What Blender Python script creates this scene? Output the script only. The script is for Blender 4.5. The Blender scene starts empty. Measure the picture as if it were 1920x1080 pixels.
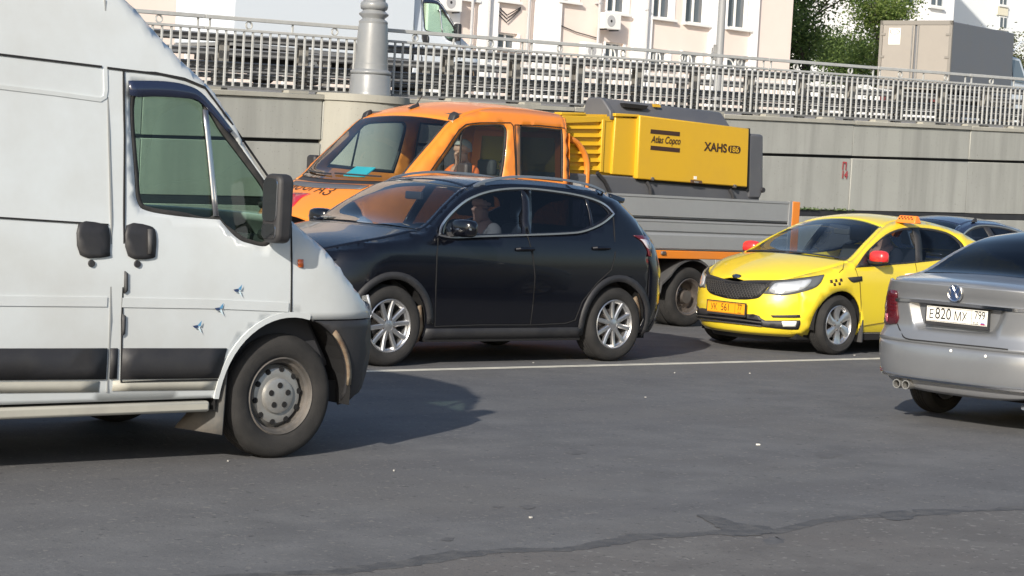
import bpy, bmesh, math, random
import numpy as np
from mathutils import Vector, Matrix, noise as mnoise
from mathutils.geometry import delaunay_2d_cdt
random.seed(7)
scene = bpy.context.scene
COL = scene.collection
# ---------------------------------------------------------------- camera
CAM_F, CAM_PITCH, CAM_ROLL, CAM_H = 4050.0, .0522, .0552, 1.664
_F = Vector((0, math.cos(CAM_PITCH), -math.sin(CAM_PITCH))); _R0 = Vector((1, 0, 0)); _U0 = _R0.cross(_F)
_R = _R0*math.cos(CAM_ROLL) + _U0*math.sin(CAM_ROLL); _U = -_R0*math.sin(CAM_ROLL) + _U0*math.cos(CAM_ROLL)
CAM_C = Vector((0, 0, CAM_H))
cd = bpy.data.cameras.new('camera'); cam = bpy.data.objects.new('camera', cd); COL.objects.link(cam)
cd.sensor_width = 36; cd.lens = CAM_F*36/1920; cd.clip_start = .1; cd.clip_end = 3000
m = Matrix((( _R.x, _U.x, -_F.x, 0), (_R.y, _U.y, -_F.y, 0), (_R.z, _U.z, -_F.z, CAM_H), (0, 0, 0, 1)))
cam.matrix_world = m
scene.camera = cam
scene.render.resolution_x = 1024; scene.render.resolution_y = 576
# ---------------------------------------------------------------- sky, sun, exposure
SUN_TRAVEL = Vector((.739, 2.064, -1.0)).normalized()
w = bpy.data.worlds.new('World'); scene.world = w; w.use_nodes = True
nt = w.node_tree; bg = nt.nodes['Background']
sky = nt.nodes.new('ShaderNodeTexSky'); sky.sky_type = 'NISHITA'; sky.sun_disc = False
sky.sun_elevation = math.asin(-SUN_TRAVEL.z); sky.sun_rotation = math.atan2(-SUN_TRAVEL.x, -SUN_TRAVEL.y)
sky.air_density = 1.0; sky.dust_density = 1.6; sky.ozone_density = 1.2
nt.links.new(sky.outputs[0], bg.inputs[0]); bg.inputs[1].default_value = .105
sd = bpy.data.lights.new('sun', 'SUN'); sun = bpy.data.objects.new('sun', sd); COL.objects.link(sun)
sd.energy = 3.9; sd.angle = math.radians(.6); sd.color = (1.0, .93, .82)
sun.rotation_euler = SUN_TRAVEL.to_track_quat('-Z', 'Y').to_euler(); sun.location = (-20, -60, 60)
vs = scene.view_settings; vs.view_transform = 'Standard'; vs.look = 'None'; vs.gamma = 1; vs.use_curve_mapping = False
vs.exposure = 0.55
# ---------------------------------------------------------------- frames
ROAD = .7326
DX, DY = math.cos(ROAD), math.sin(ROAD)
def rd(s, L, z=0.0): return Vector((s*DX - L*DY, s*DY + L*DX, z))     # along the road, to its left, up
def ray(u, v): return CAM_C, _F*CAM_F + _R*(u-960) - _U*(v-540)
def ground(u, v, z=0.0):
    o, d = ray(u, v); t = (z-o.z)/d.z; return o + d*t
def lateral(u, v, L):                                                # pixel on the vertical plane at lateral L: (s, z)
    o, d = ray(u, v); n = Vector((-DY, DX, 0)); t = (L-o.dot(n))/d.dot(n); p = o+d*t
    return p.dot(Vector((DX, DY, 0))), p.z
# ---------------------------------------------------------------- materials
MATS = {}
def _new(name):
    mt = bpy.data.materials.new(name); mt.use_nodes = True; MATS[name] = mt
    nt = mt.node_tree; return mt, nt, nt.nodes['Principled BSDF']
def mat(name, col, rough=.5, metal=0., coat=0., var=None, bump=None, spec=None, emit=None, coat_rough=.06):
    """var = (scale, amount, colour2), bump = (scale, strength)"""
    if name in MATS: return MATS[name]
    mt, nt, b = _new(name); c = (*col, 1)
    b.inputs['Base Color'].default_value = c; b.inputs['Roughness'].default_value = rough; b.inputs['Metallic'].default_value = metal
    b.inputs['Coat Weight'].default_value = coat; b.inputs['Coat Roughness'].default_value = coat_rough
    if spec is not None: b.inputs['Specular IOR Level'].default_value = spec
    if emit: b.inputs['Emission Color'].default_value = (*emit[:3], 1); b.inputs['Emission Strength'].default_value = emit[3]
    tc = nt.nodes.new('ShaderNodeTexCoord')
    if var:
        n = nt.nodes.new('ShaderNodeTexNoise'); n.inputs['Scale'].default_value = var[0]; n.inputs['Detail'].default_value = 6; n.inputs['Roughness'].default_value = .65
        nt.links.new(tc.outputs['Object'], n.inputs['Vector'])
        r = nt.nodes.new('ShaderNodeValToRGB'); r.color_ramp.elements[0].position = .42; r.color_ramp.elements[1].position = .72
        r.color_ramp.elements[0].color = (0, 0, 0, 1); r.color_ramp.elements[1].color = (var[1],)*3 + (1,)
        nt.links.new(n.outputs['Fac'], r.inputs['Fac'])
        mx = nt.nodes.new('ShaderNodeMix'); mx.data_type = 'RGBA'; mx.inputs[6].default_value = c; mx.inputs[7].default_value = (*var[2], 1)
        nt.links.new(r.outputs['Color'], mx.inputs[0]); nt.links.new(mx.outputs[2], b.inputs['Base Color'])
        ro = nt.nodes.new('ShaderNodeMapRange'); ro.inputs['To Min'].default_value = rough; ro.inputs['To Max'].default_value = min(1, rough+.25)
        nt.links.new(r.outputs['Color'], ro.inputs['Value']); nt.links.new(ro.outputs[0], b.inputs['Roughness'])
    if bump:
        n2 = nt.nodes.new('ShaderNodeTexNoise'); n2.inputs['Scale'].default_value = bump[0]; n2.inputs['Detail'].default_value = 5
        nt.links.new(tc.outputs['Object'], n2.inputs['Vector'])
        bp = nt.nodes.new('ShaderNodeBump'); bp.inputs['Strength'].default_value = bump[1]; bp.inputs['Distance'].default_value = .01
        nt.links.new(n2.outputs['Fac'], bp.inputs['Height']); nt.links.new(bp.outputs[0], b.inputs['Normal'])
    return mt
def glass(name, tint, refl=.05, rough=.0, opac=0.0, body=(.02, .02, .025)):
    if name in MATS: return MATS[name]
    mt, nt, b = _new(name); nt.nodes.remove(b); out = nt.nodes['Material Output']
    tr = nt.nodes.new('ShaderNodeBsdfTransparent'); tr.inputs[0].default_value = (*tint, 1)
    gl = nt.nodes.new('ShaderNodeBsdfGlossy'); gl.inputs['Roughness'].default_value = rough
    df = nt.nodes.new('ShaderNodeBsdfDiffuse'); df.inputs[0].default_value = (*body, 1)
    m0 = nt.nodes.new('ShaderNodeMixShader'); m0.inputs[0].default_value = opac
    nt.links.new(tr.outputs[0], m0.inputs[1]); nt.links.new(df.outputs[0], m0.inputs[2])
    fr = nt.nodes.new('ShaderNodeLayerWeight'); fr.inputs[0].default_value = .5
    pw = nt.nodes.new('ShaderNodeMath'); pw.operation = 'POWER'; pw.inputs[1].default_value = 4.0; nt.links.new(fr.outputs['Facing'], pw.inputs[0])
    ad = nt.nodes.new('ShaderNodeMath'); ad.operation = 'MULTIPLY_ADD'; ad.inputs[1].default_value = .9; ad.inputs[2].default_value = refl
    nt.links.new(pw.outputs[0], ad.inputs[0])
    mx = nt.nodes.new('ShaderNodeMixShader'); nt.links.new(ad.outputs[0], mx.inputs[0])
    nt.links.new(m0.outputs[0], mx.inputs[1]); nt.links.new(gl.outputs[0], mx.inputs[2]); nt.links.new(mx.outputs[0], out.inputs[0])
    return mt
DIRT = (.16, .14, .12)
mat('white_paint', (.565, .60, .615), .34, coat=.45, var=(1.1, .55, (.435, .435, .415)), bump=(1.5, .05))
mat('white_bright', (.60, .65, .71), .35, coat=.4)
mat('black_paint', (.0025, .003, .006), .22, coat=.5, coat_rough=.03, var=(3, .08, (.014, .0135, .014)))
mat('black_gloss', (.006, .006, .009), .2, coat=.4)
mat('rim_dirty', (.085, .08, .075), .6, metal=.2, var=(9, .7, (.19, .165, .145)))
mat('rail_metal', (.30, .32, .36), .35, metal=.8)
mat('orange_paint', (.72, .218, .022), .38, coat=.4, var=(1.6, .4, (.56, .21, .06)), bump=(2, .03))
mat('yellow_taxi_paint', (.76, .585, .026), .3, coat=.8, var=(2.5, .25, (.66, .48, .07)))
mat('yellow_canopy', (.60, .355, .016), .45, coat=.15, var=(1.3, .45, (.50, .30, .035)), bump=(2, .04))
mat('silver_paint', (.27, .28, .295), .32, metal=.55, coat=.7, var=(3, .25, (.17, .17, .17)))
mat('navy_paint', (.015, .022, .05), .25, coat=1.0)
mat('black_plastic', (.022, .022, .025), .55, var=(5, .3, (.06, .058, .055)), bump=(60, .1))
mat('grey_plastic', (.06, .06, .062), .6, var=(4, .3, (.12, .115, .11)))
mat('canopy_grey', (.085, .088, .10), .5, var=(3, .3, (.14, .14, .14)))
mat('rubber', (.018, .018, .019), .8, var=(9, .6, (.065, .062, .058)), bump=(120, .2))
mat('tyre_dusty', (.015, .0145, .0145), .85, var=(7, .7, (.037, .035, .034)), bump=(120, .2))
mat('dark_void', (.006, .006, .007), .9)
mat('seam', (.012, .012, .013), .8)
mat('pale_seam', (.26, .27, .27), .6)
mat('alloy', (.62, .62, .63), .28, metal=.9, var=(8, .3, (.35, .33, .30)))
mat('steel_rim', (.36, .36, .35), .42, metal=.6, var=(12, .5, (.22, .19, .16)))
mat('chrome', (.80, .81, .83), .10, metal=1.0)
mat('satin_trim', (.52, .54, .58), .28, metal=.9)
mat('interior_dark', (.032, .032, .036), .75)
mat('interior_grey', (.07, .07, .075), .8)
mat('seat_beige', (.30, .27, .23), .8)
mat('brake_metal', (.25, .22, .2), .45, metal=.8)
mat('plate_white', (.80, .78, .72), .45)
mat('plate_yellow', (.85, .36, .01), .45)
mat('ink_black', (.012, .012, .014), .6)
mat('ink_brown', (.045, .02, .012), .6)
mat('flag_blue', (.02, .06, .35), .5); mat('flag_red', (.5, .02, .03), .5)
mat('stripe_red', (.42, .015, .03), .4, coat=.5)
mat('mirror_red', (.75, .035, .035), .3, coat=.6)
mat('sign_orange', (.85, .22, .03), .4)
mat('tail_red', (.085, .011, .018), .15, coat=.8)
mat('tail_pink', (.40, .10, .13), .12, coat=1.0)
mat('lens_clear', (.62, .64, .66), .08, metal=.4, coat=1.0)
mat('lens_white', (.85, .85, .80), .15, coat=1.0)
mat('lamp_reflector', (.75, .76, .78), .12, metal=1.0)
mat('indicator_orange', (.6, .12, .02), .2, coat=1)
mat('alu_side', (.31, .32, .33), .42, metal=.25, var=(2.5, .5, (.27, .275, .28)), bump=(4, .03))
mat('cyan_paper', (.05, .52, .62), .7); mat('white_paper', (.7, .68, .62), .8)
mat('vest_orange', (.80, .16, .03), .8); mat('vest_navy', (.02, .025, .05), .85)
mat('skin', (.50, .28, .20), .6); mat('hair_grey', (.33, .31, .29), .9); mat('hair_dark', (.02, .016, .013), .9)
mat('shirt_grey', (.30, .27, .24), .9); mat('shirt_dark', (.03, .03, .035), .9)
glass('glass_clear', (.78, .86, .86), .05)
glass('glass_van', (.62, .76, .68), .05)
glass('glass_green', (.72, .84, .83), .06)
glass('glass_suv', (.62, .68, .72), .08)
glass('glass_tint', (.09, .10, .14), .05)
glass('glass_side', (.40, .45, .52), .06)
# ---------------------------------------------------------------- mesh helpers
def tag(o, label=None, cat=None, group=None, kind=None):
    if label: o['label'] = label
    if cat: o['category'] = cat
    if group: o['group'] = group
    if kind: o['kind'] = kind
    return o
def empty(name, loc=(0, 0, 0), rz=0.):
    o = bpy.data.objects.new(name, None); COL.objects.link(o); o.location = loc; o.rotation_euler = (0, 0, rz); o.empty_display_size = .1
    return o
def mesh(name, verts, faces, mt, parent=None, smooth=False, angle=None):
    me = bpy.data.meshes.new(name); me.from_pydata([tuple(v) for v in verts], [], [tuple(f) for f in faces]); me.update()
    return link(name, me, mt, parent, smooth, angle)
def link(name, me, mt, parent=None, smooth=False, angle=None):
    o = bpy.data.objects.new(name, me); COL.objects.link(o)
    if mt is not None and not me.materials: me.materials.append(MATS[mt] if isinstance(mt, str) else mt)
    if smooth:
        for p in me.polygons: p.use_smooth = True
        if angle: me.set_sharp_from_angle(angle=math.radians(angle))
    if parent is not None: o.parent = parent
    return o
class MB:
    """collects primitive shapes into one mesh"""
    def __init__(s): s.v = []; s.f = []
    def add(s, vs, fs):
        n = len(s.v); s.v += [tuple(p) for p in vs]; s.f += [tuple(i+n for i in f) for f in fs]; return s
    def box(s, x0, x1, y0, y1, z0, z1):
        return s.add([(x0,y0,z0),(x1,y0,z0),(x1,y1,z0),(x0,y1,z0),(x0,y0,z1),(x1,y0,z1),(x1,y1,z1),(x0,y1,z1)],
                     [(0,3,2,1),(4,5,6,7),(0,1,5,4),(1,2,6,5),(2,3,7,6),(3,0,4,7)])
    def hexa(s, p8):
        return s.add(p8, [(0,3,2,1),(4,5,6,7),(0,1,5,4),(1,2,6,5),(2,3,7,6),(3,0,4,7)])
    def tube(s, pts, r, n=8, cap=True):
        pts = [Vector(p) for p in pts]; rs = r if isinstance(r, (list, tuple)) else [r]*len(pts)
        base = len(s.v); up = None
        for i, p in enumerate(pts):
            t = (pts[min(i+1, len(pts)-1)] - pts[max(i-1, 0)]).normalized()
            if up is None: up = Vector((0, 0, 1)) if abs(t.z) < .9 else Vector((1, 0, 0))
            a = t.cross(up).normalized(); b = a.cross(t).normalized(); up = b
            for k in range(n):
                q = 2*math.pi*k/n; s.v.append(tuple(p + (a*math.cos(q) + b*math.sin(q))*rs[i]))
        for i in range(len(pts)-1):
            for k in range(n):
                k2 = (k+1) % n; s.f.append((base+i*n+k, base+i*n+k2, base+(i+1)*n+k2, base+(i+1)*n+k))
        if cap:
            s.f.append(tuple(base+k for k in range(n))[::-1]); s.f.append(tuple(base+(len(pts)-1)*n+k for k in range(n)))
        return s
    def lathe(s, prof, n=40, axis='y', c=(0, 0, 0), close=False):
        """prof = [(r, h)] spun about the axis"""
        base = len(s.v); m_ = len(prof)
        for k in range(n):
            q = 2*math.pi*k/n; ca, sa = math.cos(q), math.sin(q)
            for r, h in prof:
                if axis == 'y': p = (r*ca, h, r*sa)
                elif axis == 'z': p = (r*ca, r*sa, h)
                else: p = (h, r*ca, r*sa)
                s.v.append((p[0]+c[0], p[1]+c[1], p[2]+c[2]))
        for k in range(n):
            k2 = (k+1) % n
            for j in range(m_-1 if not close else m_):
                j2 = (j+1) % m_
                s.f.append((base+k*m_+j, base+k2*m_+j, base+k2*m_+j2, base+k*m_+j2))
        return s
    def prism(s, poly, z0, z1, axis='z'):
        n = len(poly); base = len(s.v)
        for z in (z0, z1):
            for a, b in poly:
                s.v.append((a, b, z) if axis == 'z' else ((a, z, b) if axis == 'y' else (z, a, b)))
        s.f.append(tuple(base+i for i in range(n))[::-1]); s.f.append(tuple(base+n+i for i in range(n)))
        for i in range(n): j = (i+1) % n; s.f.append((base+i, base+j, base+n+j, base+n+i))
        return s
    def mirror_y(s): s.v = [(x, -y, z) for x, y, z in s.v]; s.f = [f[::-1] for f in s.f]; return s
    def move(s, x=0, y=0, z=0): s.v = [(a+x, b+y, c+z) for a, b, c in s.v]; return s
    def build(s, name, mt, parent=None, smooth=False, angle=35, bevel=0, seg=2):
        me = bpy.data.meshes.new(name); me.from_pydata(s.v, [], s.f); me.update()
        bm = bmesh.new(); bm.from_mesh(me); bmesh.ops.recalc_face_normals(bm, faces=bm.faces); bm.to_mesh(me); bm.free()
        o = link(name, me, mt, parent, smooth, angle if smooth else None)
        if bevel:
            md = o.modifiers.new('bevel', 'BEVEL'); md.width = bevel; md.segments = seg; md.limit_method = 'ANGLE'; md.angle_limit = math.radians(40)
            for p in me.polygons: p.use_smooth = True
            me.set_sharp_from_angle(angle=math.radians(60))
        return o
def tab(pts):
    """smooth monotone interpolation through (x, v) points"""
    pts = sorted(pts); X = [p[0] for p in pts]; Y = [p[1] for p in pts]; n = len(X)
    d = [(Y[i+1]-Y[i])/(X[i+1]-X[i]) for i in range(n-1)]
    mm = [d[0]] + [0 if d[i-1]*d[i] <= 0 else 2*d[i-1]*d[i]/(d[i-1]+d[i]) for i in range(1, n-1)] + [d[-1]]
    def f(x):
        if x <= X[0]: return Y[0]
        if x >= X[-1]: return Y[-1]
        lo, hi = 0, n-1
        while hi-lo > 1:
            k = (lo+hi)//2
            if X[k] <= x: lo = k
            else: hi = k
        h = X[lo+1]-X[lo]; t = (x-X[lo])/h
        return Y[lo]*(1+2*t)*(1-t)**2 + h*mm[lo]*t*(1-t)**2 + Y[lo+1]*t*t*(3-2*t) + h*mm[lo+1]*t*t*(t-1)
    return f
def sm(pts, n=5, closed=True):
    """smooth outline; a point with a third entry is a corner"""
    N = len(pts); out = []
    rng = range(N) if closed else range(N-1)
    for i in rng:
        p1 = pts[i]; p2 = pts[(i+1) % N]
        p0 = pts[i-1] if (closed or i > 0) else p1; p3 = pts[(i+2) % N] if (closed or i+2 < N) else p2
        if len(p1) > 2: p0 = p1
        if len(p2) > 2: p3 = p2
        a, b, c, d = [np.array(q[:2], float) for q in (p0, p1, p2, p3)]
        if len(p1) > 2 and len(p2) > 2: out.append(tuple(b)); continue
        for k in range(n):
            t = k/n
            out.append(tuple(.5*((2*b)+(-a+c)*t+(2*a-5*b+4*c-d)*t*t+(-a+3*b-3*c+d)*t**3)))
    if not closed: out.append(tuple(np.array(pts[-1][:2], float)))
    return out
def arc(cx, cz, r, a0, a1, n=14): return [(cx+r*math.cos(math.radians(a0+(a1-a0)*i/n)), cz+r*math.sin(math.radians(a0+(a1-a0)*i/n))) for i in range(n+1)]
def rrect(x0, x1, y0, y1, r, n=4):
    return arc(x1-r, y1-r, r, 0, 90, n)+arc(x0+r, y1-r, r, 90, 180, n)+arc(x0+r, y0+r, r, 180, 270, n)+arc(x1-r, y0+r, r, 270, 360, n)
def _inside(P, poly):
    x, y = P[:, 0], P[:, 1]; c = np.zeros(len(P), bool); q = np.array(poly); n = len(q); j = n-1
    for i in range(n):
        xi, yi = q[i]; xj, yj = q[j]
        if yi != yj:
            c ^= ((yi > y) != (yj > y)) & (x < (xj-xi)*(y-yi)/(yj-yi)+xi)
        j = i
    return c
def fill(poly, holes=(), res=.08):
    """2-D triangle mesh of a polygon with holes, with inner points every res"""
    vs = []; es = []; poly = [tuple(p[:2]) for p in poly]; holes = [[tuple(p[:2]) for p in h] for h in holes]
    for lp in [poly]+list(holes):
        l2 = []
        for i in range(len(lp)):
            a = np.array(lp[i][:2], float); b = np.array(lp[(i+1) % len(lp)][:2], float); L = np.linalg.norm(b-a)
            k = max(1, int(math.ceil(L/res)))
            for t in range(k): l2.append(a+(b-a)*t/k)
        n = len(vs); m_ = len(l2); vs += [tuple(p) for p in l2]; es += [(n+i, n+(i+1) % m_) for i in range(m_)]
    A = np.array(vs); lo, hi = A.min(0), A.max(0)
    gx = np.arange(lo[0]+res*.5, hi[0], res); gy = np.arange(lo[1]+res*.5, hi[1], res)
    if len(gx) and len(gy):
        G = np.array([(x+(res*.5 if j % 2 else 0), y) for j, y in enumerate(gy) for x in gx])
        keep = _inside(G, poly)
        for h in holes: keep &= ~_inside(G, h)
        G = G[keep]
        if len(G):
            dmin = np.array([np.min(np.sum((A-g)**2, 1)) for g in G]); G = G[dmin > (res*.45)**2]
            vs += [tuple(p) for p in G]
    V, E_, F_, *_ = delaunay_2d_cdt([Vector(p) for p in vs], es, [], 0, 1e-7)
    V = np.array([(p.x, p.y) for p in V]); cen = np.array([V[list(f)].mean(0) for f in F_])
    k = _inside(cen, poly)
    for h in holes: k &= ~_inside(cen, h)
    F_ = [tuple(f) for f, q in zip(F_, k) if q]
    return V, F_
def text_mesh(body, size=1., shear=0., bold=0., spacing=1.):
    cu = bpy.data.curves.new('lettering', 'FONT'); cu.body = body; cu.size = size; cu.align_x = 'CENTER'; cu.align_y = 'CENTER'; cu.shear = shear; cu.offset = bold; cu.space_character = spacing
    o = bpy.data.objects.new('lettering', cu); COL.objects.link(o)
    dg = bpy.context.evaluated_depsgraph_get(); me = bpy.data.meshes.new_from_object(o.evaluated_get(dg))
    V = [tuple(v.co) for v in me.vertices]; F_ = [tuple(p.vertices) for p in me.polygons]
    bpy.data.objects.remove(o); bpy.data.curves.remove(cu); bpy.data.meshes.remove(me)
    return V, F_
# ---------------------------------------------------------------- vehicle surfaces
class Car:
    """body surfaces: side y = S(x,z); top z = T(x,y) above the edge line ze(x); nose x = XF(y,z); tail x = XR(y,z)"""
    def __init__(s, name, loc, yaw, Wz, ze, crown, xf, xr, af=.7, ar=.5, nf=2.6, nr=2.8, rnd=.05, z0=0.):
        s.root = empty(name, (loc[0], loc[1], z0), yaw); s.loc = loc; s.yaw = yaw
        s.Wz = tab(Wz); s.ze = tab(ze); s.crown = tab(crown); s.xf = tab(xf); s.xr = tab(xr)
        s.af, s.ar, s.nf, s.nr, s.rnd = af, ar, nf, nr, rnd
        c, n = math.cos(yaw), math.sin(yaw); s.M = Matrix(((c, n, 0), (-n, c, 0), (0, 0, 1))); s.off = Vector((loc[0], loc[1], z0))
    def half(s, x, z):
        wv = s.Wz(z)
        t = (x-(s.xf(z)-s.af))/s.af
        if t > 0: wv *= max(0, 1-min(t, 1)**s.nf)**(1/s.nf)
        t = ((s.xr(z)+s.ar)-x)/s.ar
        if t > 0: wv *= max(0, 1-min(t, 1)**s.nr)**(1/s.nr)
        return wv
    def S(s, x, z):
        wv = s.half(x, z); e = s.ze(x); r = s.rnd
        t = (z-(e-r))/r
        if t > 0: wv -= r*(1-math.sqrt(max(0, 1-min(t, 1)**2)))
        return max(wv, .02)
    def ye(s, x): return s.S(x, s.ze(x))
    def T(s, x, y):
        e = s.ye(x); v = min(1, abs(y)/max(e, .05)); return s.ze(x)+s.crown(x)*(1-v*v)
    def XF(s, y, z):
        q = min(.999, abs(y)/s.Wz(z)); return s.xf(z)-s.af*(1-(1-q**s.nf)**(1/s.nf))
    def XR(s, y, z):
        q = min(.999, abs(y)/s.Wz(z)); return s.xr(z)+s.ar*(1-(1-q**s.nr)**(1/s.nr))
    # pixel -> surface point (local 3-D)
    def hit(s, u, v, kind, sg=1, val=0.):
        o, d = ray(u, v); o = s.M @ (o-s.off); d = (s.M @ d).normalized()
        if kind == 'y': return o+d*((val-o.y)/d.y)
        if kind == 'x': return o+d*((val-o.x)/d.x)
        if kind == 'z': return o+d*((val-o.z)/d.z)
        g = {'side': lambda p: sg*p.y-s.S(p.x, p.z), 'top': lambda p: p.z-s.T(p.x, p.y), 'front': lambda p: p.x-s.XF(p.y, p.z), 'rear': lambda p: s.XR(p.y, p.z)-p.x, 'nose': lambda p: s._imp(p, 1), 'tail': lambda p: s._imp(p, -1)}[kind]
        t0 = max(.5, (-o).dot(d)-4.5); t1 = t0+9; N = 150; pt = t0; pg = g(o+d*t0)
        for i in range(1, N+1):
            t = t0+(t1-t0)*i/N; gv = g(o+d*t)
            if pg > 0 and gv <= 0:
                a, b = pt, t
                for _ in range(22):
                    mm = (a+b)/2
                    if g(o+d*mm) > 0: a = mm
                    else: b = mm
                return o+d*b
            pt, pg = t, gv
        return o+d*((t0+t1)/2)
    def _imp(s, p, e):
        a, n = (s.af, s.nf) if e > 0 else (s.ar, s.nr); dx = (p.x-(s.xf(p.z)-a)) if e > 0 else ((s.xr(p.z)+a)-p.x)
        return (abs(p.y)/s.Wz(p.z))**n+(max(0, dx)/a)**n-1
    def _ang(s, p, e):
        a, n = (s.af, s.nf) if e > 0 else (s.ar, s.nr); dx = (p.x-(s.xf(p.z)-a)) if e > 0 else ((s.xr(p.z)+a)-p.x)
        return math.copysign(math.atan2((abs(p.y)/s.Wz(p.z))**(n/2), (max(1e-6, dx)/a)**(n/2)), p.y)
    def px(s, pts, kind, sg=1, val=0.):
        """traced outline -> 2-D surface coordinates (keeps corner flags)"""
        out = []
        for p in pts:
            h = s.hit(p[0], p[1], kind, sg, val)
            if kind in ('nose', 'tail'): out.append((s._ang(h, 1 if kind == 'nose' else -1), h.z)+tuple(p[2:])); continue
            q = {'side': (h.x, h.z), 'top': (h.x, h.y), 'front': (h.y, h.z), 'rear': (h.y, h.z), 'y': (h.x, h.z), 'x': (h.y, h.z), 'z': (h.x, h.y)}[kind]
            out.append(q+tuple(p[2:]))
        return out
    def mp(s, kind, off=0., sg=1):
        if kind == 'side': return lambda a, b: (a, sg*(s.S(a, b)+off), b)
        if kind == 'top': return lambda a, b: (a, b, s.T(a, b)+off)
        if kind == 'front': return lambda a, b: (s.XF(a, b)+off, a, b)
        if kind == 'rear': return lambda a, b: (s.XR(a, b)-off, a, b)
        def f(t, z):
            e = 1 if kind == 'nose' else -1; A, n = (s.af, s.nf) if e > 0 else (s.ar, s.nr); sn, cs = abs(math.sin(t))**(2/n), max(0, math.cos(t))**(2/n)
            dx = A*cs; y = math.copysign(s.Wz(z)*sn, t); x = (s.xf(z)-A+dx) if e > 0 else (s.xr(z)+A-dx)
            # outward normal in plan
            nx = e*(cs**(n-1))/A; ny = math.copysign(sn**(n-1)/s.Wz(z), t); L_ = math.hypot(nx, ny) or 1
            return (x+off*nx/L_, y+off*ny/L_, z)
        return f
    def panel(s, name, poly, kind, mt, parent=None, holes=(), off=0., sg=1, res=.07, th=.012, both=False, smooth=True, label=None):
        V, F_ = fill(poly, holes, res); parent = parent or s.root; objs = []
        f = s.mp(kind, off, sg); P = [f(a, b) for a, b in V]
        for mir in ((0, 1) if both else (0,)):
            Q = [(x, -y, z) for x, y, z in P] if mir else P
            o = s._skin(name, Q, F_, mt, parent, th, kind, smooth)
            if label: o['label'] = label
            objs.append(o)
        return objs if both else objs[0]
    def _skin(s, name, Q, F_, mt, parent, th, kind, smooth=True):
        # orient outwards
        n = Vector((0, 0, 0)); A = [Vector(q) for q in Q]
        ref = {'side': lambda c: Vector((0, c.y, 0)), 'top': lambda c: Vector((0, 0, 1)), 'front': lambda c: Vector((1, 0, 0)), 'rear': lambda c: Vector((-1, 0, 0)), 'nose': lambda c: Vector((c.x-(s.xf(.5)-s.af)+.05, c.y, 0)), 'tail': lambda c: Vector((c.x-(s.xr(.5)+s.ar)-.05, c.y, 0))}[kind]
        F2 = []
        for f in F_:
            a, b, c = A[f[0]], A[f[1]], A[f[2]]; nn = (b-a).cross(c-a)
            F2.append(f if nn.dot(ref(a)) >= 0 else f[::-1])
        o = mesh(name, Q, F2, mt, parent, smooth)
        if th and not (isinstance(mt, str) and mt.startswith('glass')):
            md = o.modifiers.new('thickness', 'SOLIDIFY'); md.thickness = th; md.offset = -1
        return o
    def grid(s, name, kind, x0, x1, mt, v0=-1., v1=1., nu=16, nv=20, off=0., th=.012, parent=None):
        """structured strip of the top surface: x0, x1 numbers or functions of v"""
        fx0 = x0 if callable(x0) else (lambda v: x0); fx1 = x1 if callable(x1) else (lambda v: x1); P = []; F_ = []
        for j in range(nv+1):
            v = v0+(v1-v0)*j/nv
            for i in range(nu+1):
                x = fx0(v)+(fx1(v)-fx0(v))*i/nu; e = s.ye(x); P.append((x, v*e, s.ze(x)+s.crown(x)*(1-v*v)+off))
        for j in range(nv):
            for i in range(nu):
                a = j*(nu+1)+i; F_.append((a, a+1, a+nu+2, a+nu+1))
        return s._skin(name, P, F_, mt, parent or s.root, th, 'top')
    def wrap(s, name, end, z0, z1, mt, smax=1., nt_=28, nz=10, off=-.004, th=.012, parent=None):
        """whole nose or tail skin between heights z0, z1 (numbers or functions of y/w)"""
        P = []; F_ = []; f0 = z0 if callable(z0) else (lambda q: z0); f1 = z1 if callable(z1) else (lambda q: z1)
        a, n = (s.af, s.nf) if end == 'front' else (s.ar, s.nr)
        for j in range(nt_+1):
            th_ = (-1+2*j/nt_)*smax*math.pi/2; q = math.copysign(abs(math.sin(th_))**(2/n), th_); dx = max(0, math.cos(th_))**(2/n)
            for i in range(nz+1):
                z = f0(q)+(f1(q)-f0(q))*i/nz; x = (s.xf(z)-a+a*dx+off*dx) if end == 'front' else (s.xr(z)+a-a*dx-off*dx)
                P.append((x, q*(s.Wz(z)+off), z))
        for j in range(nt_):
            for i in range(nz):
                k = j*(nz+1)+i; F_.append((k, k+1, k+nz+2, k+nz+1))
        return s._skin(name, P, F_, mt, parent or s.root, th, end)
    def ribbon(s, name, pts, kind, mt, parent=None, w_=.006, off=.004, sg=1, both=False, closed=False, thick=.004):
        """thin strip laid along a line on the surface"""
        f = s.mp(kind, 0, sg); P3 = [Vector(f(a[0], a[1])) for a in pts]
        nrm = {'side': Vector((0, sg, 0)), 'top': Vector((0, 0, 1)), 'front': Vector((1, 0, 0)), 'rear': Vector((-1, 0, 0)), 'nose': Vector((1, 0, 0)), 'tail': Vector((-1, 0, 0))}[kind]
        V = []; F_ = []; N = len(P3)
        for i, p in enumerate(P3):
            a = P3[i-1] if (closed or i > 0) else p; b = P3[(i+1) % N] if (closed or i < N-1) else p
            t = (b-a).normalized(); sd_ = t.cross(nrm).normalized()*w_/2; n2 = sd_.cross(t).normalized()
            if n2.dot(nrm) < 0: n2 = -n2
            V += [p+sd_+n2*off, p-sd_+n2*off, p-sd_+n2*(off-thick), p+sd_+n2*(off-thick)]
        for i in range(N if closed else N-1):
            j = (i+1) % N
            for k in range(4): k2 = (k+1) % 4; F_.append((i*4+k, j*4+k, j*4+k2, i*4+k2))
        res = []
        for mir in ((0, 1) if both else (0,)):
            Q = [(v.x, -v.y, v.z) if mir else tuple(v) for v in V]
            mb = MB(); mb.v = Q; mb.f = F_; res.append(mb.build(name, mt, parent or s.root, True, 40))
        return res if both else res[0]
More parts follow.
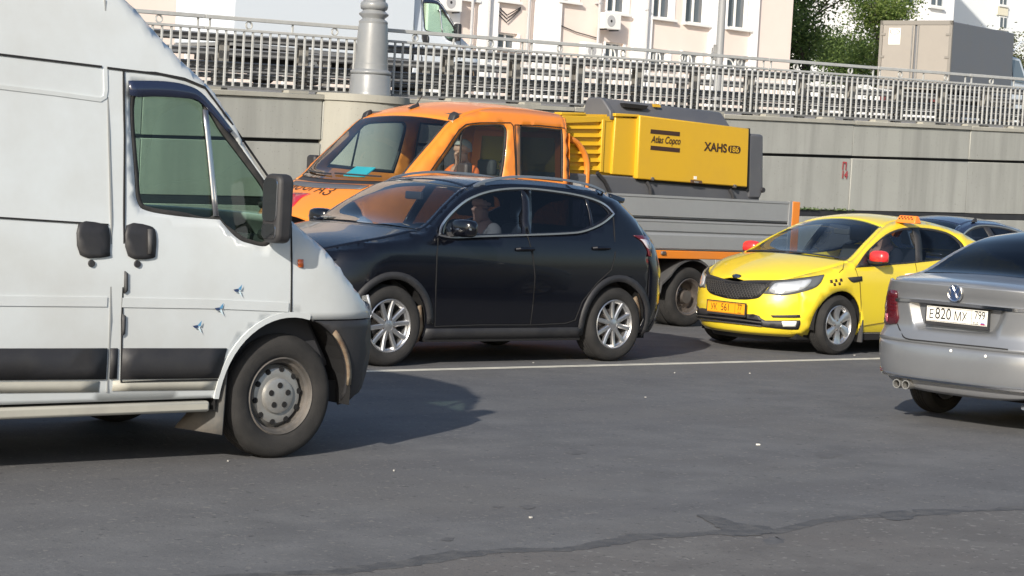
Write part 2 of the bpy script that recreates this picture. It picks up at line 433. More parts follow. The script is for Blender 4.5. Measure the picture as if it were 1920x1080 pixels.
    def text(s, name, body, kind, center, size, mt, parent=None, off=.004, rot=0., sg=1, flipx=1, shear=0., bold=0., sx=1., spacing=1.):
        """lettering laid on the surface around 2-D point center"""
        V, F_ = text_mesh(body, size, shear, bold, spacing); f = s.mp(kind, off, sg); P = []; c, n = math.cos(rot), math.sin(rot)
        for x, y, z in V:
            a = (x*c*sx-y*n); b = (x*n*sx+y*c); P.append(f(center[0]+flipx*a, center[1]+b))
        return mesh(name, P, F_, mt, parent or s.root)
# ---------------------------------------------------------------- wheels
def wheel(car, x, sg, y_out, R, w_, rimR, style, spoke_mat='alloy', tyre_mat='rubber', name='wheel', spin=0., steer=0.):
    """wheel with tyre, rim and spokes; outer face at |y| = y_out, sg = +1 left, -1 right"""
    T_ = MB(); hw = w_/2
    prof = [(rimR-.004, hw-.022), (rimR+.008, hw-.006), (rimR+.03, hw+.004), ((rimR+R)/2+.01, hw+.009), (R-.035, hw+.002), (R-.014, hw-.012), (R-.003, hw-.035)]
    for g in (.6, .2, -.2, -.6): yy = g*(hw-.035); prof += [(R, yy+.012), (R-.007, yy+.008), (R-.007, yy-.002), (R, yy-.006)]
    prof += [(R-.003, -hw+.035), (R-.014, -hw+.012), (R-.04, -hw), (rimR, -hw+.02)]
    T_.lathe(prof, 56)
    Rm = MB(); f = hw-.012
    Rm.lathe([(rimR+.004, f), (rimR-.004, f+.006), (rimR-.012, f-.002), (rimR-.016, f-.02), (rimR-.03, f-.03), (rimR-.04, -hw+.02), (rimR-.002, -hw+.01)], 56)
    hubs = MB()
    if style == 'double':
        for k in range(5):
            for dd in (-1, 1):
                _spoke(Rm, spin+72*k+dd*15.5, spin+72*k+dd*17.5, .045, rimR-.012, .042, .040, f-.012, f-.006, .028)
        Rm.lathe([(.0, f-.004), (.032, f-.006), (.062, f-.014), (.07, f-.05)], 28)
        for k in range(5): q = math.radians(spin+36+72*k); hubs.lathe([(.0, .008), (.010, .008), (.011, 0)], 10, c=(.056*math.cos(q), f-.018, .056*math.sin(q)))
    elif style == 'petal':
        for k in range(6):
            _spoke(Rm, spin+60*k, spin+60*k+9, .05, rimR-.012, .060, .105, f-.01, f-.004, .02, ridge=.006)
        Rm.lathe([(.0, f), (.03, f-.001), (.07, f-.012), (.075, f-.04)], 28)
        for k in range(5): q = math.radians(72*k); hubs.lathe([(.0, .007), (.010, .007), (.011, 0)], 10, c=(.05*math.cos(q), f-.008, .05*math.sin(q)))
    elif style == 'steel':
        disc = MB(); disc.lathe([(.0, f-.012), (.085, f-.013), (.098, f-.019), (.104, f-.037), (rimR-.085, f-.033), (rimR-.062, f-.041), (rimR-.045, f-.072), (rimR-.032, f-.085)], 48)
        for k in range(10):  # black discs stand in for shaded openings, here and on the cap
            q = math.radians(36*k+9); hubs.lathe([(.0, .0035), (.0155, .0035), (.018, -.004)], 14, c=((rimR-.070)*math.cos(q), f-.037, (rimR-.070)*math.sin(q)))
        for k in range(5):
            q = math.radians(72*k+18); hubs.lathe([(.0, .004), (.016, .004), (.018, -.002)], 12, c=(.060*math.cos(q), f-.012, .060*math.sin(q)))
    elif style == 'dual':   # deep-dish rear wheel of a twin axle
        Rm.lathe([(rimR-.03, f-.03), (rimR-.035, f-.12), (.12, f-.125), (.085, f-.10), (.075, f-.03), (.0, f-.025)], 40)
        for k in range(8):
            q = math.radians(45*k); hubs.lathe([(.0, .02), (.012, .02), (.014, 0)], 8, c=(.10*math.cos(q), f-.115, .10*math.sin(q)))
    yc = y_out-hw
    def place(mb):
        if sg < 0: mb.mirror_y()
        if steer:
            c, n = math.cos(steer), math.sin(steer); mb.v = [(a*c-b*n, a*n+b*c, z) for a, b, z in mb.v]
        return mb.move(x, sg*yc, R)
    wo = place(Rm).build(name, 'rim_dirty' if style == 'steel' else spoke_mat, car.root, True, 35)
    if style == 'steel': place(disc).build('wheel_disc', spoke_mat, wo, True, 35)
    place(T_).build('tyre', tyre_mat, wo, True, 40)
    if hubs.v: place(hubs).build('bolts_and_holes', 'dark_void' if style == 'steel' else 'brake_metal', wo, True, 40)['kind'] = 'stuff'
    if style in ('double', 'petal'):
        bd = MB(); bd.lathe([(.05, f-.075), (.135, f-.075), (.135, f-.10), (.05, f-.10)], 32); place(bd).build('brake_disc', 'brake_metal', wo, True, 30)
    bk = MB(); bk.lathe([(.0, -hw+.05), (rimR-.045, -hw+.045)], 24); place(bk).build('back_plate', 'dark_void', wo)
    return wo
def _spoke(mb, a0, a1, r0, r1, w0, w1, y0, y1, dep, ridge=.004):
    n = 5; base = len(mb.v)
    for i in range(n+1):
        t = i/n; a = math.radians(a0+(a1-a0)*t); r = r0+(r1-r0)*t; wv = (w0+(w1-w0)*t)/2; y = y0+(y1-y0)*t - .006*math.sin(math.pi*t)
        rx, rz = math.cos(a), math.sin(a); tx, tz = -rz, rx
        for k, (o, h) in enumerate(((-1, -dep), (-1, -.004), (-.55, ridge), (.55, ridge), (1, -.004), (1, -dep))):
            mb.v.append((rx*r+tx*wv*o, y+h, rz*r+tz*wv*o))
    for i in range(n):
        for k in range(5): mb.f.append((base+i*6+k, base+i*6+k+1, base+(i+1)*6+k+1, base+(i+1)*6+k))
    mb.f.append(tuple(base+k for k in range(6))); mb.f.append(tuple(base+n*6+k for k in range(6))[::-1])
def seat(car, x, y, z=.42, mt='interior_dark', name='seat', h=.62):
    mb = MB(); mb.box(x-.24, x+.28, y-.25, y+.25, z-.12, z+.08)
    mb.hexa([(x-.32, y-.24, z+.05), (x-.18, y-.24, z), (x-.18, y+.24, z), (x-.32, y+.24, z+.05), (x-.46, y-.2, z+h), (x-.36, y-.2, z+h), (x-.36, y+.2, z+h), (x-.46, y+.2, z+h)])
    mb.box(x-.47, x-.38, y-.13, y+.13, z+h+.04, z+h+.22)
    return mb.build(name, mt, car.root, bevel=.03)
def steering(car, x, y, z, mt='interior_dark'):
    mb = MB(); pts = []
    for k in range(25):
        a = 2*math.pi*k/24; pts.append((x-.08*math.sin(a)*1.2, y+.185*math.cos(a), z+.17*math.sin(a)))
    mb.tube(pts, .014, 6, False); mb.tube([(x+.01, y, z), (x+.3, y, z-.15)], .03, 6); mb.tube([(x, y-.17, z), (x, y+.17, z)], .018, 6)
    return mb.build('steering_wheel', mt, car.root, True)
def plate(car, name, origin, ex, ez, text_parts, base, ink='ink_black', frame=True, w_=.52, h=.112, flag=False):
    """registration plate: origin 3-D local centre, ex / ez unit directions"""
    o = Vector(origin); ex = Vector(ex).normalized(); ez = Vector(ez).normalized(); n = ex.cross(ez)
    def bx(mb, x0, x1, z0, z1, d0, d1):
        return mb.hexa([o+ex*x+ez*z+n*d for z, pts in ((z0, 0), (z1, 0)) for x, d in ((x0, d0), (x1, d0), (x1, d1), (x0, d1))])
    pl = bx(MB(), -w_/2, w_/2, -h/2, h/2, 0, .008).build(name, base, car.root, bevel=.003)
    if frame:
        mb = MB(); t = .009
        bx(mb, -w_/2-t, w_/2+t, h/2, h/2+t, -.01, .010); bx(mb, -w_/2-t, w_/2+t, -h/2-.022, -h/2, -.01, .010)
        bx(mb, -w_/2-t, -w_/2, -h/2, h/2, -.01, .010); bx(mb, w_/2, w_/2+t, -h/2, h/2, -.01, .010); mb.build('plate_frame', 'black_plastic', pl)
    ln = MB(); b = .003
    for (x0, x1, z0, z1) in ((-w_/2+.006, w_/2-.006, h/2-.009, h/2-.006), (-w_/2+.006, w_/2-.006, -h/2+.006, -h/2+.009), (.125, .128, -h/2+.006, h/2-.006)): bx(ln, x0, x1, z0, z1, .0085, .0095)
    ln.build('border', ink, pl)
    for txt, cx, cz, size, sx in text_parts:
        V, F_ = text_mesh(txt, size, 0, .0)
        mesh('lettering', [o+ex*(cx+p[0]*sx)+ez*(cz+p[1])+n*.0105 for p in V], F_, ink, pl)
    if flag:
        for k, mt in enumerate(('plate_white', 'flag_blue', 'flag_red')): bx(MB(), .205, .24, -.034-k*.007, -.028-k*.007, .009, .0105).build('flag_band', mt, pl)
    return pl
def housing(c, cx, sd_, cz, R, y0, y1):
    """dark inner wheel arch"""
    V = []; F_ = []; A = arc(cx, cz, R, -8, 188, 18)
    for (x, z) in A: V += [(x, sd_*y0, z), (x, sd_*y1, z)]
    for i in range(len(A)-1): F_.append((2*i, 2*i+1, 2*i+3, 2*i+2))
    F_.append(tuple(2*i for i in range(len(A))))
    return mesh('wheel_housing', V, F_, 'dark_void', c.root)
# ================================================================ setting
def surf_mat(name, c1, c2, scale, speck=None, bump=.3, rough=.9, streak=None, c3=None):
    """two-tone weathered surface in object space: speck = (scale, colour, threshold), streak = (sx, sy, colour, amount)"""
    mt, nt, b = _new(name); N = nt.nodes; Lk = nt.links.new
    tc = N.new('ShaderNodeTexCoord')
    def nz(sc, det=6, vec=None, ro=.6):
        n = N.new('ShaderNodeTexNoise'); n.inputs['Scale'].default_value = sc; n.inputs['Detail'].default_value = det; n.inputs['Roughness'].default_value = ro
        Lk(vec or tc.outputs['Object'], n.inputs['Vector']); return n.outputs['Fac']
    def ramp(v, a, b_, ca, cb):
        r = N.new('ShaderNodeValToRGB'); r.color_ramp.elements[0].position = a; r.color_ramp.elements[1].position = b_
        r.color_ramp.elements[0].color = (*ca, 1); r.color_ramp.elements[1].color = (*cb, 1); Lk(v, r.inputs[0]); return r.outputs[0]
    def mixc(f, a, b_):
        mx = N.new('ShaderNodeMix'); mx.data_type = 'RGBA'
        Lk(f, mx.inputs[0]); Lk(a, mx.inputs[6])
        if isinstance(b_, tuple): mx.inputs[7].default_value = (*b_, 1)
        else: Lk(b_, mx.inputs[7])
        return mx.outputs[2]
    col = ramp(nz(scale, 8), .35, .68, c1, c2)
    if c3: col = mixc(ramp(nz(scale*.22, 4), .48, .66, (0, 0, 0), (.8, .8, .8)), col, c3)
    if streak:
        mp_ = N.new('ShaderNodeMapping'); mp_.inputs['Scale'].default_value = streak[0]; Lk(tc.outputs['Object'], mp_.inputs[0])
        col = mixc(ramp(nz(1, 6, mp_.outputs[0]), .45, .7, (0, 0, 0), (streak[3],)*3), col, streak[2])
    hs = nz(scale*14, 8)
    if speck:
        for sc, cc, th in speck:
            v = N.new('ShaderNodeTexVoronoi'); v.inputs['Scale'].default_value = sc; Lk(tc.outputs['Object'], v.inputs['Vector'])
            n2 = nz(sc*.7, 2)
            mu = N.new('ShaderNodeMath'); mu.operation = 'MULTIPLY'; Lk(v.outputs['Color'], mu.inputs[0]); Lk(n2, mu.inputs[1])
            col = mixc(ramp(mu.outputs[0], th, th+.06, (0, 0, 0), (1, 1, 1)), col, cc)
    Lk(col, b.inputs['Base Color']); b.inputs['Roughness'].default_value = rough; b.inputs['Specular IOR Level'].default_value = .3
    bp = N.new('ShaderNodeBump'); bp.inputs['Strength'].default_value = bump; bp.inputs['Distance'].default_value = .006; Lk(hs, bp.inputs['Height']); Lk(bp.outputs[0], b.inputs['Normal'])
    return mt
surf_mat('asphalt', (.104, .105, .109), (.142, .143, .147), 2.2, [(34, (.165, .162, .158), .46), (52, (.175, .172, .168), .48), (27, (.072, .072, .077), .50), (90, (.08, .08, .082), .47)], .8, .88, streak=((.10, 1.5, .1), 0, (.092, .093, .101), .7), c3=(.120, .118, .118))
surf_mat('asphalt_old', (.108, .104, .103), (.146, .142, .139), 2.6, [(30, (.19, .185, .178), .45), (48, (.075, .073, .074), .47)], .9, .9, streak=((.25, 1.2, .2), 0, (.094, .091, .091), .7), c3=(.128, .120, .116))
surf_mat('ground_dust', (.16, .15, .14), (.22, .21, .19), .8, None, .3)
surf_mat('concrete', (.322, .326, .304), (.38, .384, .36), .9, [(60, (.22, .22, .195), .50)], .25, .9, streak=((2.6, 2.6, .22), 0, (.262, .265, .248), .9), c3=(.352, .358, .328))
surf_mat('concrete_light', (.33, .322, .282), (.395, .385, .338), .9, [(60, (.25, .24, .21), .5)], .25, .9, streak=((3, 3, .2), 0, (.28, .272, .24), .7))
surf_mat('upper_paving', (.20, .19, .18), (.27, .26, .25), .6, None, .3)
surf_mat('stucco_pink', (.78, .665, .60), (.83, .72, .655), .4, None, .1, .9)
surf_mat('stucco_white', (.90, .89, .88), (.92, .91, .90), .4, None, .1, .9)
surf_mat('far_shaded', (.80, .83, .84), (.85, .88, .88), .2, None, .1, .9)  # bluish tint paints the shade on the turned-away face
surf_mat('far_cream', (.70, .66, .52), (.76, .72, .58), .2, None, .1, .9)
mat('line_paint', (.62, .60, .52), .75, var=(5, .9, (.33, .32, .29)), bump=(60, .2))
mat('tar', (.058, .058, .061), .75, var=(11, .95, (.115, .114, .114)), bump=(50, .5))
mat('dark_patch', (.075, .075, .08), .85, var=(16, .95, (.12, .12, .122)))
mat('rail_paint', (.44, .45, .445), .55, var=(9, .5, (.33, .32, .29)), bump=(30, .05))
mat('galvanised', (.21, .213, .215), .6, metal=.2, var=(6, .6, (.14, .137, .13)))
mat('post_weathered', (.27, .258, .235), .7, var=(5, .6, (.16, .15, .135)))
mat('lamp_paint', (.20, .21, .22), .34, coat=.3, var=(5, .35, (.27, .28, .28)), bump=(9, .15))
mat('pole_grey', (.26, .265, .27), .5, var=(3, .3, (.21, .21, .21)))
mat('frame_white', (.80, .80, .78), .5); mat('pipe_grey', (.42, .42, .43), .5)
mat('window_dark', (.10, .12, .14), .08, coat=.5); mat('curtain', (.62, .63, .62), .9)
mat('graffiti_red', (.36, .055, .06), .9)
mat('pebble_grey', (.36, .35, .33), .9); mat('bark', (.06, .048, .038), .9, bump=(20, .5))
def road_obj(name, verts, faces, mt, parent=None, **k):
    """mesh given in road coordinates (s, L, z)"""
    o = mesh(name, verts, faces, mt, parent, **k)
    if parent is None: o.rotation_euler = (0, 0, ROAD)
    return o
def road_build(mb, name, mt, parent=None, **k):
    o = mb.build(name, mt, parent, **k)
    if parent is None: o.rotation_euler = (0, 0, ROAD)
    return o
def rpx(u, v, z=0.):                                     # pixel on the ground -> road coordinates
    p = ground(u, v, z); return (p.x*DX+p.y*DY, -p.x*DY+p.y*DX)
def wtop(s): return 2.66+.0266*(s-20)                    # top of the retaining wall
def upz(s, L): return wtop(s)-.03+.027*(L-23)            # the street above
g = mesh('ground', [(-900, -900, -.004), (900, -900, -.004), (900, 900, -.004), (-900, 900, -.004)], [(0, 1, 2, 3)], 'ground_dust'); g['kind'] = 'structure'
o = road_obj('road', [(-60, -12, 0), (140, -12, 0), (140, 22.2, 0), (-60, 22.2, 0)], [(0, 1, 2, 3)], 'asphalt'); o['kind'] = 'structure'
# solid lane line with worn, slightly uneven edges
V = []; F_ = []; n = 0
for i in range(0, 321):
    s_ = -10+i*.25; wob = .008*mnoise.noise(Vector((s_*2.3, 0, 0))); wob2 = .008*mnoise.noise(Vector((s_*2.7, 5, 0)))
    V += [(s_, 13.83-.065+wob, .002), (s_, 13.83+.065+wob2, .002)]
    if i: F_.append((2*i-2, 2*i, 2*i+1, 2*i-1))
tag(road_obj('lane_line', V, F_, 'line_paint'), kind='structure')
# tar-sealed crack running across the foreground, traced from its two edges
def tar_strip(name, pts, mt='tar', z=.0025):
    V = []; F_ = []; P = []
    for (u, v, hw) in pts: P.append((Vector(rpx(u, v)), hw))
    Q = []
    for i in range(len(P)-1):
        for k in range(14):
            t = k/14; Q.append((P[i][0].lerp(P[i+1][0], t), P[i][1]*(1-t)+P[i+1][1]*t))
    Q.append(P[-1])
    for i, (p, hw) in enumerate(Q):
        a = Q[max(0, i-1)][0]; b = Q[min(len(Q)-1, i+1)][0]; t = (b-a).normalized(); nn = Vector((-t.y, t.x))
        hw *= .78; j1 = 1+.6*mnoise.noise(Vector((p.x*5, p.y*5, 0)))+.5*mnoise.noise(Vector((p.x*23, p.y*23, 3))); j2 = 1+.5*mnoise.noise(Vector((p.x*5, p.y*5, 9)))+.5*mnoise.noise(Vector((p.x*21, p.y*21, 6)))
        V += [(*(p+nn*hw*j1), z), (*(p-nn*hw*j2), z)]
        if i: F_.append((2*i-2, 2*i, 2*i+1, 2*i-1))
    return tag(road_obj(name, V, F_, mt), kind='structure')
SEAM = [(380, 1085, .05), (520, 1076, .05), (640, 1072, .07), (760, 1058, .075), (860, 1040, .085), (960, 1032, .06), (1060, 1031, .05), (1120, 1022, .07), (1200, 1007, .10), (1300, 1002, .06), (1380, 997, .07), (1450, 999, .05), (1530, 979, .05), (1600, 970, .06), (1700, 966, .05), (1760, 960, .10), (1830, 958, .03), (1920, 954, .08), (2050, 945, .06)]
tar_strip('tar_seam', SEAM)
_q = [rpx(u, v) for u, v, _h in SEAM]
_q = [(-40, _q[0][1])]+_q+[(60, _q[-1][1]), (60, -11.9), (-40, -11.9)]
tag(road_obj('old_road_surface', [(a, b, .0012) for a, b in _q], [tuple(range(len(_q)))], 'asphalt_old'), kind='structure')
def tar_blob(name, poly, mt='tar', z=.0035):
    q = []
    P = sm(poly, 6)
    for i, (u, v) in enumerate(P):
        a = rpx(u, v); q.append((a[0]+.03*mnoise.noise(Vector((u*.2, v*.2, 0))), a[1]+.03*mnoise.noise(Vector((u*.2, v*.2, 4))), z))
    return tag(road_obj(name, q, [tuple(range(len(q)))], mt), kind='structure')
tar_blob('tar_patch', [(1308, 967), (1345, 969), (1385, 982), (1440, 988), (1445, 1000), (1400, 1006), (1355, 1003), (1340, 985)])
tar_blob('tar_patch', [(1650, 963), (1690, 958), (1720, 966), (1700, 976), (1665, 975)])
tar_blob('road_stain', [(1525, 851), (1550, 848), (1578, 852), (1560, 859), (1535, 858)], 'dark_patch', .0018)
tar_blob('road_stain', [(973, 950), (990, 948), (1006, 951), (990, 955)], 'dark_patch', .0018)
tar_blob('road_stain', [(925, 951), (935, 949), (945, 951), (935, 954)], 'dark_patch', .0018)
tar_blob('road_stain', [(1430, 1012), (1460, 1008), (1470, 1016), (1445, 1022)], 'dark_patch', .0018)
tar_blob('road_stain', [(832, 1010), (848, 1008), (848, 1014), (836, 1015)], 'dark_patch', .0018)
tar_blob('road_stain', [(1060, 848), (1080, 845), (1100, 849), (1078, 853)], 'dark_patch', .0018)
# paler band of older surface along the near seam
for k, (u, v, sz) in enumerate([(1421, 835, .016), (739, 884, .008), (995, 972, .009), (1406, 701, .010), (1000, 681, .011), (1602, 667, .010), (427, 866, .007), (1265, 700, .008), (1210, 746, .009)]):
    a = rpx(u, v); mb = MB(); r_ = random.Random(k)
    mb.prism([(a[0]+sz*math.cos(q)*r_.uniform(.6, 1.3), a[1]+sz*math.sin(q)*r_.uniform(.6, 1.3)) for q in (.3, 1.6, 2.9, 4.1, 5.2)], .002, .010)
    lab = ['white scrap of litter lying alone on the open asphalt', 'tiny pale pebble on the asphalt beside the shadow of the white van', 'tiny pale pebble near two dark road stains', 'pale chip on the asphalt just below the lane line towards the yellow taxi', 'pale pebble on the asphalt between the black car and the lane line', 'pale chip on the asphalt in front of the taxi wheel', 'tiny pale pebble just outside the shadow of the white van wheel', 'pale chip below the lane line midway between black car and taxi', 'tiny pale pebble on bare asphalt between black car and tar seam'][k]
    tag(road_build(mb, 'litter_scrap' if k == 0 else 'pebble', 'white_paper' if k == 0 else 'pebble_grey'), lab, 'litter' if k == 0 else 'pebble')
# ---------------------------------------------------------------- retaining wall
WL = 23.0
wall = empty('retaining_wall', (0, 0, 0), ROAD); tag(wall, 'long grey concrete slab retaining wall with dark horizontal joints behind the traffic', 'wall')
def jz(s): return 2.045+.0277*(s-20)
def lz(s): return 1.255+.0154*(s-20)
def course(name, s0, s1, zb, zt, L0, L1, mt):
    mb = MB(); mb.hexa([(s0, L0, zb(s0)), (s1, L0, zb(s1)), (s1, L1, zb(s1)), (s0, L1, zb(s0)), (s0, L0, zt(s0)), (s1, L0, zt(s1)), (s1, L1, zt(s1)), (s0, L1, zt(s0))])
    return mb.build(name, mt, wall, bevel=.008, seg=1)
edges = [2, 5.2, 8.4, 11.6, 14.4, 17.16, 18.54, 21.7, 24.9, 28.1, 31.3, 34.5, 37.7, 40.9, 46, 52, 60, 70, 90]
for i in range(len(edges)-1):
    a, b = edges[i]+.006, edges[i+1]-.006; j = .006*math.sin(i*2.3)
    course('wall_slab', a, b, lambda s: jz(s)+.022, lambda s: wtop(s)-.07, WL+j, WL+.35, 'concrete')
    course('wall_slab', a, b, lambda s: lz(s)+.006, lambda s: jz(s)-.022, WL+.004-j, WL+.35, 'concrete')
    course('wall_slab', a, b, lambda s: -.02, lambda s: lz(s)-.105, WL-.02+j, WL+.35, 'concrete')
    course('coping', a-.003, b+.003, lambda s: wtop(s)-.068, lambda s: wtop(s), WL-.035, WL+.42, 'concrete_light')
mb = MB(); mb.hexa([(2, WL+.06, -.02), (90, WL+.06, -.02), (90, WL+.30, -.02), (2, WL+.30, -.02), (2, WL+.06, wtop(2)-.075), (90, WL+.06, wtop(90)-.075), (90, WL+.30, wtop(90)-.075), (2, WL+.30, wtop(2)-.075)])
mb.build('backing', 'dark_void', wall)
mb = MB(); mb.hexa([(2, WL-.012, lz(2)-.10), (90, WL-.012, lz(90)-.10), (90, WL+.05, lz(90)-.10), (2, WL+.05, lz(2)-.10), (2, WL-.012, lz(2)-.004), (90, WL-.012, lz(90)-.004), (90, WL+.05, lz(90)-.004), (2, WL+.05, lz(2)-.004)])
mb.build('ledge_strip', 'black_plastic', wall)  # dark strip along the lower ledge
# rounded bastion that carries the lamp post
mb = MB(); P = [(17.85+.69*math.cos(math.radians(a)), WL+.14+.62*math.sin(math.radians(a))) for a in range(180, 361, 9)]
mb.prism(P, -.02, wtop(17.85)-.085); mb.build('bastion', 'concrete_light', wall, True, 40)
mb = MB(); P = [(17.85+.72*math.cos(math.radians(a)), WL+.14+.65*math.sin(math.radians(a))) for a in range(180, 361, 9)]
mb.prism(P, wtop(17.85)-.083, wtop(17.85)+.012); mb.build('bastion_cap', 'concrete_light', wall, True, 40)
# red survey marks on the wall
for txt, u, v in (('П', 1583, 312), ('14', 1583, 328)):
    s_, z_ = lateral(u, v, WL-.012); V, F_ = text_mesh(txt, .17, .05, .006); mesh('paint_mark', [(s_+p[0], WL-.014, z_+p[1]) for p in V], F_, 'graffiti_red', wall)
# little weeds rooted on the ledge
mat('weed_leaf', (.07, .13, .04), .7, var=(9, .8, (.16, .17, .07)))
for k, (u, n_) in enumerate([(1514, 26), (1540, 9), (1570, 30), (1500, 14), (1590, 10)]):
    s_, z_ = lateral(u, 394, WL); mb = MB(); r_ = random.Random(k+3)
    for q in range(n_):
        bs = Vector((s_+r_.uniform(-.16, .16), WL-.02, lz(s_)-.01)); a = r_.uniform(-1.2, 1.2); L_ = r_.uniform(.05, .15)
        t = bs+Vector((math.sin(a)*L_, -r_.uniform(0, .06), math.cos(a)*L_*.55)); mm = bs.lerp(t, .55)+Vector((0, -.01, .012)); sdv = Vector((.009, 0, .009))
        mb.add([bs, mm+sdv, t, mm-sdv], [(0, 1, 2, 3)])
    tag(road_build(mb, 'weed', 'weed_leaf'), ['bushy green weed on the wall ledge close to the truck corner post', 'small sprig of weed between two bushier weeds on the wall ledge', 'wider green weed on the wall ledge above the taxi windscreen', 'thin weed tuft on the wall ledge touching the truck corner post', 'thin weed tuft at the outer end of the row on the wall ledge'][k], 'weed')
o = road_obj('upper_street', [(-40, 23.3, upz(-40, 23.3)), (200, 23.3, upz(200, 23.3)), (200, 130, upz(200, 130)), (-40, 130, upz(-40, 130))], [(0, 1, 2, 3)], 'upper_paving'); o['kind'] = 'structure'
# ---------------------------------------------------------------- railing
RL = 23.12
railing = empty('metal_railing', (0, 0, 0), ROAD); tag(railing, 'pale grey painted steel railing with thin bars and rings along the wall top', 'railing')
r1 = lambda s: 3.5955+.0253*(s-20); r2 = lambda s: 3.442+.0248*(s-20); rb = lambda s: 2.695+.0266*(s-20)
def slope_bar(s0, s1, fz, w_, h, L=RL):
    return MB().hexa([(s0, L-w_/2, fz(s0)-h), (s1, L-w_/2, fz(s1)-h), (s1, L+w_/2, fz(s1)-h), (s0, L+w_/2, fz(s0)-h), (s0, L-w_/2, fz(s0)), (s1, L-w_/2, fz(s1)), (s1, L+w_/2, fz(s1)), (s0, L+w_/2, fz(s0))])
joints = [4.7, 10.0, 15.32, 20.83, 26.0, 28.75, 31.3, 34, 36.7, 39.4]
for a, b in zip(joints[:-1], joints[1:]):
    slope_bar(a+.004, b-.004, r1, .06, .05).build('top_rail', 'rail_paint', railing, bevel=.006)
    slope_bar(a+.004, b-.004, r2, .045, .034).build('middle_rail', 'rail_paint', railing, bevel=.005)
    slope_bar(a+.02, b-.02, lambda s: rb(s)+.02, .045, .028).build('bottom_rail', 'galvanised', railing)
    nb = round((b-a)/.137); st = (b-a)/nb
    for k in range(nb):
        s_ = a+st*(k+.5); w2 = .0115
        MB().hexa([(s_-w2, RL-.012, rb(s_)), (s_+w2, RL-.012, rb(s_)), (s_+w2, RL+.012, rb(s_)), (s_-w2, RL+.012, rb(s_)), (s_-w2, RL-.012, r2(s_)-.030), (s_+w2, RL-.012, r2(s_)-.030), (s_+w2, RL+.012, r2(s_)-.030), (s_-w2, RL+.012, r2(s_)-.030)]).build('baluster', 'rail_paint', railing)
    nr_ = 4 if b-a > 4 else 2; st = (b-a)/nr_
    for k in range(nr_):
        c = a+st*(k+.5); zc = (r1(c)-.05+r2(c))/2; R_ = (r1(c)-.05-r2(c))/2
        mb = MB(); mb.lathe([(R_+.001, -.014), (R_+.001, .014), (R_-.012, .014), (R_-.012, -.014)], 20, c=(c, RL, zc), close=True); mb.build('ring', 'rail_paint', railing, True, 40)
        if k: c = a+st*k; slope_bar(c-.011, c+.011, lambda s: r1(s)-.048, .02, r1(c)-.048-r2(c)+.003).build('spacer', 'rail_paint', railing)
    for c in (a+.09, b-.09): slope_bar(c-.012, c+.012, lambda s: r1(s)-.048, .02, r1(c)-.048-r2(c)+.003).build('spacer', 'rail_paint', railing)
    for k in range(nr_):
        c = a+st*k+.05; slope_bar(c-.16, c+.16, lambda s: wtop(s)+.035, .16, .045, WL+.06).build('footing', 'concrete_light', railing)
        slope_bar(c-.03, c+.03, rb, .05, .06).build('foot', 'galvanised', railing)
# ---------------------------------------------------------------- crash barriers behind it
def barrier(name, L, s0, s1, step, label, h=(.74, .63, .38, .28, .23, .16, .12, .04), ph=.76, base=wtop):
    root = empty(name, (0, 0, 0), ROAD); tag(root, label, 'barrier')
    s_ = s0
    while s_ < s1:
        mb = MB(); z0 = base(s_)-.03
        for (x0, x1, y0, y1) in ((-.075, .075, -.055, -.045), (-.075, .075, .045, .055), (-.006, .006, -.045, .045)): mb.box(s_+x0, s_+x1, L+y0, L+y1, z0, z0+ph)
        mb.build('post', 'post_weathered', root); s_ += step
    for zt, zb in zip(h[0::2], h[1::2]):
        prof = [(-.075, zb), (-.115, zb+(zt-zb)*.18), (-.075, zb+(zt-zb)*.42), (-.075, zb+(zt-zb)*.58), (-.115, zb+(zt-zb)*.82), (-.075, zt)]
        a = s0-.5
        while a < s1:
            b = min(a+4.3, s1+.5); V = []; F_ = []
            for s2 in (a, b-.01):
                for l, z in prof: V.append((s2, L+l, base(s2)+z))
            for s2 in (a, b-.01):
                for l, z in prof: V.append((s2, L+l+.012, base(s2)+z))
            n_ = len(prof)
            for i in range(n_-1): F_ += [(i, i+1, n_+i+1, n_+i), (2*n_+i+1, 2*n_+i, 3*n_+i, 3*n_+i+1)]
            F_ += [(0, n_, 3*n_, 2*n_), (n_-1, 2*n_-1+0, 4*n_-1, 3*n_-1)]
            mesh('beam', V, F_, 'galvanised', root); a = b
    return root
barrier('crash_barrier', 23.62, 8.3, 40, 1.275, 'grey steel crash barrier with three beams close behind the railing')
barrier('crash_barrier', 27.2, 10.3, 46, 2.0, 'lower steel crash barrier standing on the street beyond the first one', h=(.62, .5, .36, .26), ph=.64, base=lambda s: upz(s, 27.2))
